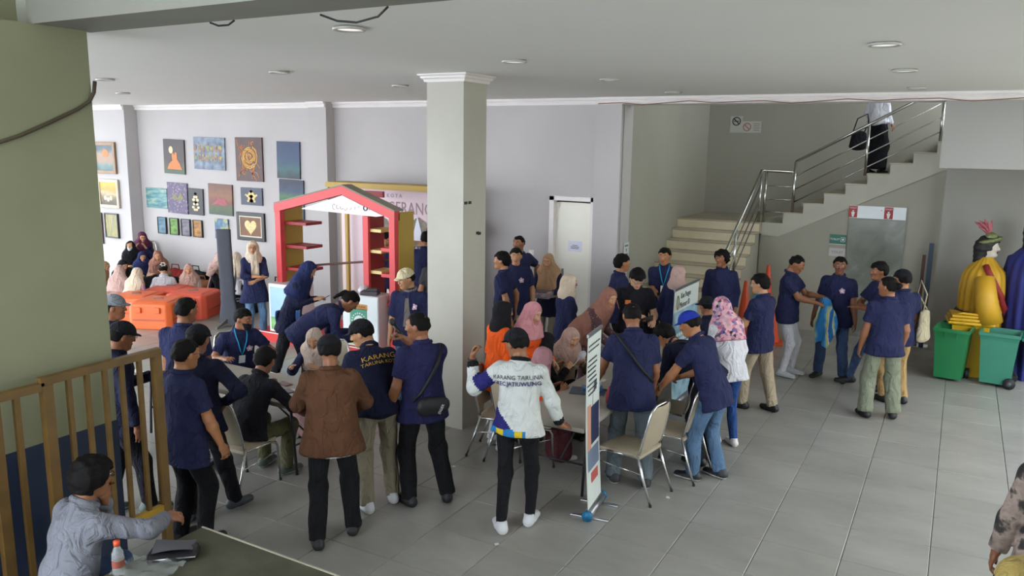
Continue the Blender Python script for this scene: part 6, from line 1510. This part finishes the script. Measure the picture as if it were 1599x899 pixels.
# ---- round the grey table
person('standing woman in orange with black headscarf', 787, 470, 1.56, 62, sex='f', sk=2, hijab=H_BLACK, drape=.12, top=dict(mat=ORC, sleeve=1.9, hem=.22, loose=1.10, flare=.01), bottom=('wide', WHITEC), head=(-8, 8, 0), hands=((.2, .24, .98), (-.2, .22, .98)), shoe=SNW)
chair(-3.86, 6.74, -78, 'steel chair beside the pillar behind the man in the white jersey')
person('standing woman in orange with pink headscarf looking down', 833, 473, 1.53, 128, sex='f', sk=4, hijab=H_PINK, drape=.16, top=dict(mat=ORC, sleeve=1.9, hem=.22, loose=1.08), bottom=('skirt', BLACK), head=(0, 24, 0), hands=((.14, .28, 1.0), (-.14, .28, 1.0)))
I = person('seated woman in black headscarf with a white hand fan', 853, 519, 1.56, 62, sex='f', sk=2, hijab=H_BLACK, drape=.22, top=lng(H_BLACK, .12), bottom=('skirt', BLACK), sit='chair', lean=8, head=(0, 22, 0), hands=((.08, .42, .86), (-.12, .36, .84)), grips=('hold', 'relaxed'))
chair_for(I, 'steel chair with beige pads under the woman in black headscarf')
def _b(r):
    MB().lathe([(.06, -.002), (.06, .002)], (0, .13, 0), n=18).build('fan_blade', mat('fan_white', '#d8d4dc', .6, var=.05), r); MB().box((0, .04, 0), (.012, .12, .006)).build('fan_stick', mat('fan_white', '#d8d4dc', .6, var=.05), r)
held('hand_fan', 'small white hand fan held over the grey table', 'fan', I, 0, (0, .08, .03), _b, tilt=(.9, .2))
I = person('seated woman in mauve headscarf and orange sleeves at the near table end', 850, 543, 1.56, 62, sex='f', sk=1, hijab=H_MAUVE, drape=.20, top=dict(mat=ORC, sleeve=1.85, hem=.10, loose=1.06), bottom=('skirt', MAROON), sit='chair', lean=12, head=(0, 24, 0), hands=((.08, .40, .80), (-.10, .38, .80)), shoe=('flat', '#c8c4c4', '#a8a8a8'))
chair_for(I, 'steel chair with beige pads under the woman in mauve headscarf')
I = person('seated woman in rose beige headscarf and tan blouse at the table', 893, 512, 1.56, 138, sex='f', sk=2, hijab=H_ROSE, drape=.22, top=lng(cloth('tan_blouse', '#94806c'), .12), bottom=('skirt', BLACK), sit='chair', lean=10, head=(-10, 26, 0), hands=((.06, .36, .90), (-.16, .34, .86)), grips=('hold', 'relaxed'))
chair_for(I, 'steel chair with beige pads under the woman in tan blouse')
person('woman in long brown headscarf with batik sleeves leaning over the table', 952, 450, 1.58, 118, sex='f', sk=2, hijab=H_BROWN, drape=.52, top=lng(BATIK, .22, loose=1.1), bottom=('skirt', BATIK), lean=26, head=(-20, 24, 0), hands=((.06, .44, .86), (-.18, .40, .90)))
I = person('man in black polo with orange badge looking at a tablet', 996, 420, 1.70, 172, top=dict(polo, mat=INKB), bottom=('pants', INKB), sk=4, bulk=1.08, hair='full', glasses=True, lanyard=None, head=(10, 36, 0), hands=((-.02, .30, 1.14), (-.20, .28, 1.08)), grips=('hold', 'hold'))
m = MB(); K = I['K']; q = I['SF'].march(K.chest + K.cr * .09 + K.up1 * .03 + K.cf * .35, -K.cf, far=.5)
if q is not None: m.box(q + K.cf * .013, (.075, .006, .05)); m.build('badge', mat('badge_orange', '#d8742c', .6, var=.1), I['root'])
def _b(r): MB().box((0, 0, 0), (.17, .25, .01), bevel=.004).build('case', mat('tablet_black', '#141518', .4, var=0), r); MB().box((0, 0, .006), (.15, .22, .001)).build('screen', mat('phone_screen', '#5c6a78', .15, var=0), r)
held('tablet', 'black tablet in the hands of the man in black polo', 'tablet', I, 1, (.10, .10, .03), _b, tilt=(.5, .3))
person('man in navy in right profile by the stair wall corner', 973, 397, 1.68, 72, top=polo, sk=0, hair='full', head=(0, 0, 0), group=G_NAVY)
I = person('smiling man in navy with blue lanyard in front of the stairs', 1038, 387, 1.72, 184, top=polo, sk=0, lanyard=LAN, head=(-12, 6, 0), hands=((.05, .30, 1.08), (-.24, .04, .84)), grips=('hold', 'relaxed'), group=G_NAVY)
held('mobile_phone', 'dark phone in the hand of the man with blue lanyard by the stairs', 'phone', I, 0, (-.03, .09, .02), phone_parts, tilt=(.6, 0))
person('woman in pale pink headscarf with her back turned near the stairs', 1061, 414, 1.58, 22, sex='f', sk=2, hijab=H_PALE, drape=.14, top=lng(NAVY, .30, flare=.02), bottom=('wide', BEIGE), head=(-8, 4, 0))
person('man with curly fringe in navy standing at the foot of the stairs', 1127, 391, 1.68, 186, top=lng(NAVY, .14), sk=1, hair='bush', head=(-24, 2, 0), hands=((.22, .02, .86), (-.22, .02, .86)), group=G_NAVY)
def _strp(I): strap(I, [(-.14, .13), (-.08, .04), (.0, -.05), (.08, -.15), (.15, -.25)], [(-.3, -.6, .8), (0, -1, .2), (0, -1, 0), (0, -1, 0), (.5, -1, 0)], .014, mat('strap_nylon', '#101014', .6, var=.1))
person('man in navy shirt and grey jeans leaning with one hand on the grey table', 987, 474, 1.71, -8, top=dict(polo, hem=.18), bottom=('jeans', JEANG), sk=1, bulk=1.1, hair='crop', lean=8, head=(12, 18, 0), hands=((.22, .20, .86), (-.36, .26, .80)), grips=('relaxed', 'flat'), hdir=(None, (-.3, .9, -.2)), extra=_strp, feet=((.15, -.08, 10), (-.14, .02, 12)), shoe=SNB, group=G_NAVY)
person('man in dark navy bending low over the table edge', 1038, 507, 1.70, -48, top=lng(NAVYD, .05), bottom=('pants', INKB), sk=0, hair='full', lean=56, head=(10, 46, 0), hands=((.10, .66, .80), (-.16, .64, .80)), extra=_strp)
I = person('man in royal blue cap and jeans holding a chair back', 1077, 487, 1.66, -62, top=dict(polo, hem=.17), bottom=('jeans', JEAN), cap=('cap', CAPBL), sk=0, emblem=True, lean=20, head=(6, 24, 0), hands=((.12, .42, .94), (-.20, .48, .88)), grips=('grip', 'grip'), feet=((.12, -.05, 8), (-.11, .12, 8)), shoe=SNB)
m = MB(); m.tube([I['K'].wr[1] + np.array((.03 * math.cos(a), 0, .03 * math.sin(a))) for a in np.linspace(0, 2 * math.pi, 13)[:-1]], .008, 6, closed=True); m.build('wristwatch', mat('watch_black', '#141416', .4, var=0), I['root'])
person('figure in black brimmed hat behind the woman in floral headscarf', 1104, 463, 1.48, -40, top=lng(NAVYD, .2), bottom=('pants', INKB), cap=('hat', CAPB), sk=1, head=(0, 10, 0), hands=((.16, .28, 1.0), (-.16, .28, 1.0)))
I = person('woman in floral headscarf, white blouse, blue jeans and white heels', 1127, 463, 1.60, -34, sex='f', sk=2, hijab=H_FLOWER, drape=.24, top=lng(WHITEC, .16, loose=1.08), bottom=('slim', JEANB), lean=12, head=(14, 22, 0), hands=((.20, .10, .84), (-.18, .30, 1.0)), feet=((.06, -.08, 8), (-.08, .06, 8)), shoe=('heel', '#d8d4d6', '#c8c4c4'))
I = person('man in glasses and beige trousers with lanyard, left of the cloth holder', 1187, 428, 1.66, -58, top=dict(polo, hem=.16), bottom=('pants', BEIGE), sk=2, lanyard=LAN, glasses=True, hair='full', bulk=1.08, head=(20, 8, 0), hands=((.12, .34, 1.06), (-.14, .34, 1.06)), feet=((.10, -.18, 8), (-.10, .12, 8)), group=G_NAVY)
I = person('man in navy and off-white trousers holding up a blue and yellow cloth', 1246, 399, 1.71, 104, top=polo, bottom=('slim', WHITEC), sk=1, hair='crop', bulk=1.05, head=(0, 26, 0), hands=((.08, .40, 1.08), (-.12, .42, 1.14)), grips=('grip', 'grip'), feet=((.12, .02, 5), (-.10, .08, 5)), shoe=('sneaker', '#b8bcc4', '#d8d8dc'), group=G_NAVY)
def _cl(r):
    f = lambda t: (lambda u, v: ((u - .5) * .30 * (.5 + .7 * math.sin(math.pi * min(v * .9 + .1, 1))) + .03 * math.sin(5 * v), .03 * math.sin(11 * u + 3 * v) + t, .04 - .62 * v + .05 * math.sin(4 * u)))
    b = MB(); b.grid(f(0), 12, 18); b.grid(f(.006), 12, 18); b.build('fabric', ramp_mat('cloth_blue_yellow', 'wave', 1.3, [(.2, '#2a80c0'), (.42, '#7ab8d8'), (.5, '#d8d060'), (.62, '#d8c83a'), (.7, '#e0e6ea'), (.85, '#2474b8')], rough=.8, distort=6, bump=0), r)
held('printed_cloth', 'blue, yellow and white printed cloth hanging from the man\'s hands', 'cloth', I, 0, (-.04, .10, .0), _cl, rz=1.2)
person('broad man in navy and blue jeans facing the camera under the toilet sign', 1313, 401, 1.70, 192, top=dict(polo, hem=.16), bottom=('jeans', JEAND), sk=3, bulk=1.12, emblem=True, head=(12, 2, 0), feet=((.17, .0, 14), (-.17, .03, 14)), hands=((.28, .06, .84), (-.27, .04, .80)), group=G_NAVY)
person('man in navy with folded arms in left profile within the right group', 1373, 409, 1.70, -112, top=polo, bottom=('slim', JEAND), sk=1, hair='full', head=(6, 4, 0), hands=((-.02, .24, 1.15), (.03, .26, 1.10)), poles=((1, -.1, -.5), (-1, -.1, -.5)), feet=((.20, .22, 8), (-.10, -.10, 8)), grips=('flat', 'flat'), group=G_NAVY)
person('man with tied-back bun, navy shirt and olive trousers', 1387, 432, 1.68, -16, top=dict(polo, hem=.14), bottom=('wide', OLIVE), sk=1, hair='bun', bulk=1.08, head=(52, 2, 0), hands=((.22, .10, .86), (-.26, .06, .82)), feet=((.16, -.02, 12), (-.16, -.04, 16)), group=G_NAVY)
I = person('man in two-tone cap and tan trousers with a cloth tote', 1410, 421, 1.68, -38, top=polo, bottom=('pants', TAN), cap=('cap', CAPB, CAPW), sk=0, head=(10, 2, 0), hands=((.20, .20, .94), (-.18, .24, .98)), feet=((.10, -.05, 8), (-.10, .05, 8)), group=G_NAVY)
tb = empty('tote_bag', wpt(I, I['K'].pel + np.array((.29, -.06, .10))), I['root'].rotation_euler[2] + .5, 'pale canvas tote bag hanging at the side of the man in two-tone cap', 'bag')
F = Fld((-.2, -.1, -.25), (.2, .1, .22), .014); F.cap((0, 0, .16), (0, 0, -.16), .045, .06, k=0, side=(1, 0, 0), w=2.6, wb=2.6); V, Q = F.mesh(); V = wrinkle(V, Q, .012, 31); link('bag_body', mesh_arrays('tote', V, Q), cloth('tote_canvas', '#a89e86'), tb)
b = MB(); b.tube([(-.06, 0, .18), (-.05, -.02, .40), (-.06, .06, .56), (-.03, .10, .40), (.06, .0, .18)], .010, 6); b.build('strap', cloth('tote_canvas', '#a89e86'), tb)
# ---- alone
def _paint(c, K):
    mi = np.zeros(len(c), int); rel = c - K.chest; x = rel @ K.cr; z = rel @ K.up1
    t = ((c - K.sh[1]) @ (K.el[1] - K.sh[1])) / ((K.el[1] - K.sh[1]) @ (K.el[1] - K.sh[1])); dl = np.linalg.norm(c - (K.sh[1] + np.clip(t, 0, 1)[:, None] * (K.el[1] - K.sh[1])), axis=1)
    mi[(t > .35) & (t < .85) & (dl < .085)] = 1
    low = (z < -.10) & (x < .02 - (z + .34) * .9 - .04) & (x < .06) & (dl > .07); mi[low & (x > -.3)] = 1
    hem = z < -.345; mi[hem & (x < .1)] = 2; mi[hem & (np.sin(x * 38) > .35) & (x < .15)] = 3
    for i in (0, 1):
        d = np.linalg.norm(c - (K.el[i] + (K.wr[i] - K.el[i]) * .82), axis=1); mi[d < .058] = 4
    return mi
I = person('man in black cap and white jersey, back turned, at the near table end', 806, 514, 1.67, 14, top=dict(mat=[cloth('jersey_white', '#c9ccca'), cloth('jersey_navy', '#2a2a6c'), cloth('jersey_blue', '#2c7ab4'), cloth('jersey_yellow', '#d4b82c'), BLACK], sleeve=1.9, hem=.07, loose=1.08, paint=_paint), bottom=('slim', BLACK), cap=('cap', CAPB), sk=1, head=(58, 16, 0), hands=((.34, .22, .82), (-.43, .10, 1.42)), poles=((.6, -1, 0), (-1, -.2, -1)), grips=('flat', 'hold'), hdir=((.4, .8, -.3), (.1, .25, .9)), feet=((.10, .08, 4), (-.10, -.12, 30)), shoe=SNW, lean=6, collar=BLACK)
LN = mat('print_black_text', '#1d1d30', .6, var=0)
print_on(I, 'KARANG TARUNA', .0, .075, .050, LN, roll=4); print_on(I, 'KEC.JATIUWUNG', .01, .025, .048, mat('print_navy_text', '#2a2a64', .6, var=0), roll=4, bold=.001)
m = MB(); K = I['K']; m.tube([K.wr[1] + np.array((.032 * math.cos(a), .032 * math.sin(a), -.01)) for a in np.linspace(0, 2 * math.pi, 13)[:-1]], .009, 6, closed=True); m.build('wristwatch', mat('watch_black', '#141416', .4, var=0), I['root'])
person('person in white shirt and black skirt climbing the upper stairs', 1378, 150, 1.58, 40, at=(-1.36, 15.0), z0=2.74, sex='f', sk=1, hair='long', top=lng(WHITEC, .0), bottom=('skirt', BLACK), hands=((.18, .16, .88), (-.2, .14, .92)), feet=((.08, .10, 5), (-.08, -.02, 5)))
bb = empty('shoulder_bag', (-1.62, 14.86, 3.30), .3, 'black bag carried by the person on the upper stairs', 'bag')
F = Fld((-.2, -.12, -.22), (.2, .12, .22), .018); F.cap((0, 0, .10), (0, 0, -.10), .06, .075, k=0, side=(1, 0, 0), w=2.0, wb=2.0); V, Q = F.mesh(); link('bag_body', mesh_arrays('bag', V, Q), BLACK, bb)
b = MB(); b.tube([(-.10, 0, .14), (-.04, .03, .36), (.12, .06, .44), (.14, .02, .3), (.08, 0, .14)], .010, 6); b.build('strap', BLACK, bb)
I = person('man with long black hair in white shirt seated at the near table', 143, 712, 1.70, 62, top=lng(cloth('shirt_shaded', '#74767f'), .08, loose=1.10, wr=.011), bottom=('pants', JEAND), sit='chair', lean=14, sk=1, hair='bush', hair_col='#0e0c0c', glasses=True, head=(0, 10, 0), hands=((.16, .56, .82), (-.05, .30, .98)), poles=((1, -.3, .0), (-.8, .2, -.8)), grips=('relaxed', 'relaxed'), hdir=((.1, .9, -.3), (.15, .0, .95)), ztop=1.30)  # white shirt; the shade he sits in is put into the grey
_st = empty('wooden_stool', I['base'], 0, 'low dark wooden stool under the man in white shirt', 'stool')
M_STOOL = mat('stool_wood', '#3d2c20', .6, var=.2, vscale=10)
MB().box((0, -.02, .43), (.34, .34, .035), bevel=.01).build('seat', M_STOOL, _st)
for sx in (-1, 1):
    for sy in (-1, 1): MB().box((sx * .13, sy * .13 - .02, .207), (.04, .04, .414)).build('leg', M_STOOL, _st)
person('person in camouflage uniform at the right edge of the picture', 0, 0, 1.72, -6, at=(.66, 5.02), top=lng(CAMO, .2, loose=1.1), bottom=('pants', CAMO), sk=3, cap=('cap', CAMO), hands=((.26, .05, .84), (-.28, .06, .84)))
person('person of whom only a tan cap shows at the lower right corner', 0, 0, 1.66, 10, at=(.33, 3.22), top=dict(polo, mat=CAMO), bottom=('pants', CAMO), cap=('cap', CAPT), sk=3)
# ---- sitting on the floor by the paintings
FG = 'women sitting on the floor by the paintings'
def floor_f(label, px, py, face, scarf, topm, botm, **k):
    k.setdefault('lean', 12); k.setdefault('hands', ((.14, .36, .34), (-.14, .36, .34))); k.setdefault('head', (0, 22, 0)); k.setdefault('bottom', ('skirt', botm))
    return person(label, px, py, k.pop('h', 1.56), face, sex='f', sk=k.pop('sk', 2), hijab=scarf, top=lng(topm, .08, loose=1.0), sit='floor', group=FG, **k)
I = person('woman in maroon headscarf and navy sitting highest by the wall step', 222, 362, 1.56, 192, sex='f', sk=2, hijab=H_MAROON, top=lng(NAVY, .10), bottom=('skirt', NAVYD), sit='chair', lean=14, head=(18, 26, 0), hands=((.10, .36, .92), (-.10, .36, .92)), group=FG)
chair_for(I, 'steel chair with beige pads under the woman in maroon headscarf')
floor_f('woman in black headscarf with white mask at her cheek', 203, 375, 168, H_BLACK, H_BLACK, BLACK, ztop=1.02, z0=.18, head=(-30, 6, 0), mask=cloth('mask_white', '#d8d8dc'))
floor_f('woman in navy headscarf sitting below the one in maroon', 222, 392, 165, H_NAVY, cloth('teal', '#1f6478'), BLACK, head=(-10, 26, 0))
floor_f('person in black headscarf sitting behind the pink hooded one', 192, 406, 150, H_BLACK, H_BLACK, BLACK)
floor_f('person in dusty pink hood sitting with her back turned, leftmost', 187, 414, 30, H_PALE, cloth('dusty_pink', '#b08e86'), BLACK, drape=.30)
floor_f('person in lilac top and cream headscarf sitting with her back turned', 214, 418, 38, H_CREAM, cloth('lilac', '#c4a4c8'), cloth('lilac', '#c4a4c8'), drape=.34)
I = person('woman in white shirt with a white flower in dark tied hair, sitting', 254, 412, 1.58, 6, sex='f', sk=2, hair='bun', top=lng(WHITEC, .10, loose=1.08), bottom=('skirt', MAROON), sit='floor', lean=16, head=(10, 26, 0), hands=((.18, .36, .40), (-.16, .36, .44)), group=FG)
m = MB()
for k in range(6): m.lathe([(0, 0), (.03, .008), (.02, .016), (0, .016)], (.035 * math.cos(k * 1.05), -.165, .05 + .035 * math.sin(k * 1.05)), n=8)
o = m.build('hair_flower', mat('flower_white', '#e4ddd0', .7, var=.05), I['root']); o.matrix_local = I['HM']
floor_f('woman in pinkish tan headscarf bending forward in the seated circle', 246, 391, 186, H_BROWN, cloth('tan_pink', '#a8826e'), BLACK, lean=20, z0=.14)
floor_f('woman in rose beige headscarf sitting and facing the camera', 294, 412, 196, H_ROSE, cloth('pale_blouse', '#bca6a0'), MAUVE, drape=.34, head=(14, 10, 0))
floor_f('woman in cream headscarf sitting with knees up left of the grey stand', 343, 394, 150, H_PALE, H_PALE, BLACK, z0=.16, bottom=('pants', BLACK), feet=((.14, .42, 5, -.06), (-.14, .44, 5, -.06)), kneepoles=((.2, .4, 1), (-.2, .4, 1)), hands=((.10, .30, .62), (-.2, .28, .40)))
floor_f('woman in cream headscarf sitting half hidden by the grey stand', 369, 394, 30, H_CREAM, cloth('white', '#d2d2da'), BLACK, z0=.28)
floor_f('dark clad person sitting at the edge of the olive column', 163, 408, 120, H_TAN, INKB, BLACK)
bp = empty('backpack', (-9.62, 9.28, .62), .4, 'black backpack hanging behind the woman in cream headscarf', 'bag')
F = Fld((-.2, -.14, -.3), (.2, .14, .28), .018); F.cap((0, 0, .12), (0, 0, -.16), .085, .10, k=0, side=(1, 0, 0), w=1.7, wb=1.7); V, Q = F.mesh(); V = wrinkle(V, Q, .008, 12); link('bag_body', mesh_arrays('backpack', V, Q), BLACK, bp)
b = MB(); b.tube([(-.06, .02, .2), (-.06, .02, .32), (.06, .02, .32), (.06, .02, .2)], .012, 6); b.build('handle', BLACK, bp)
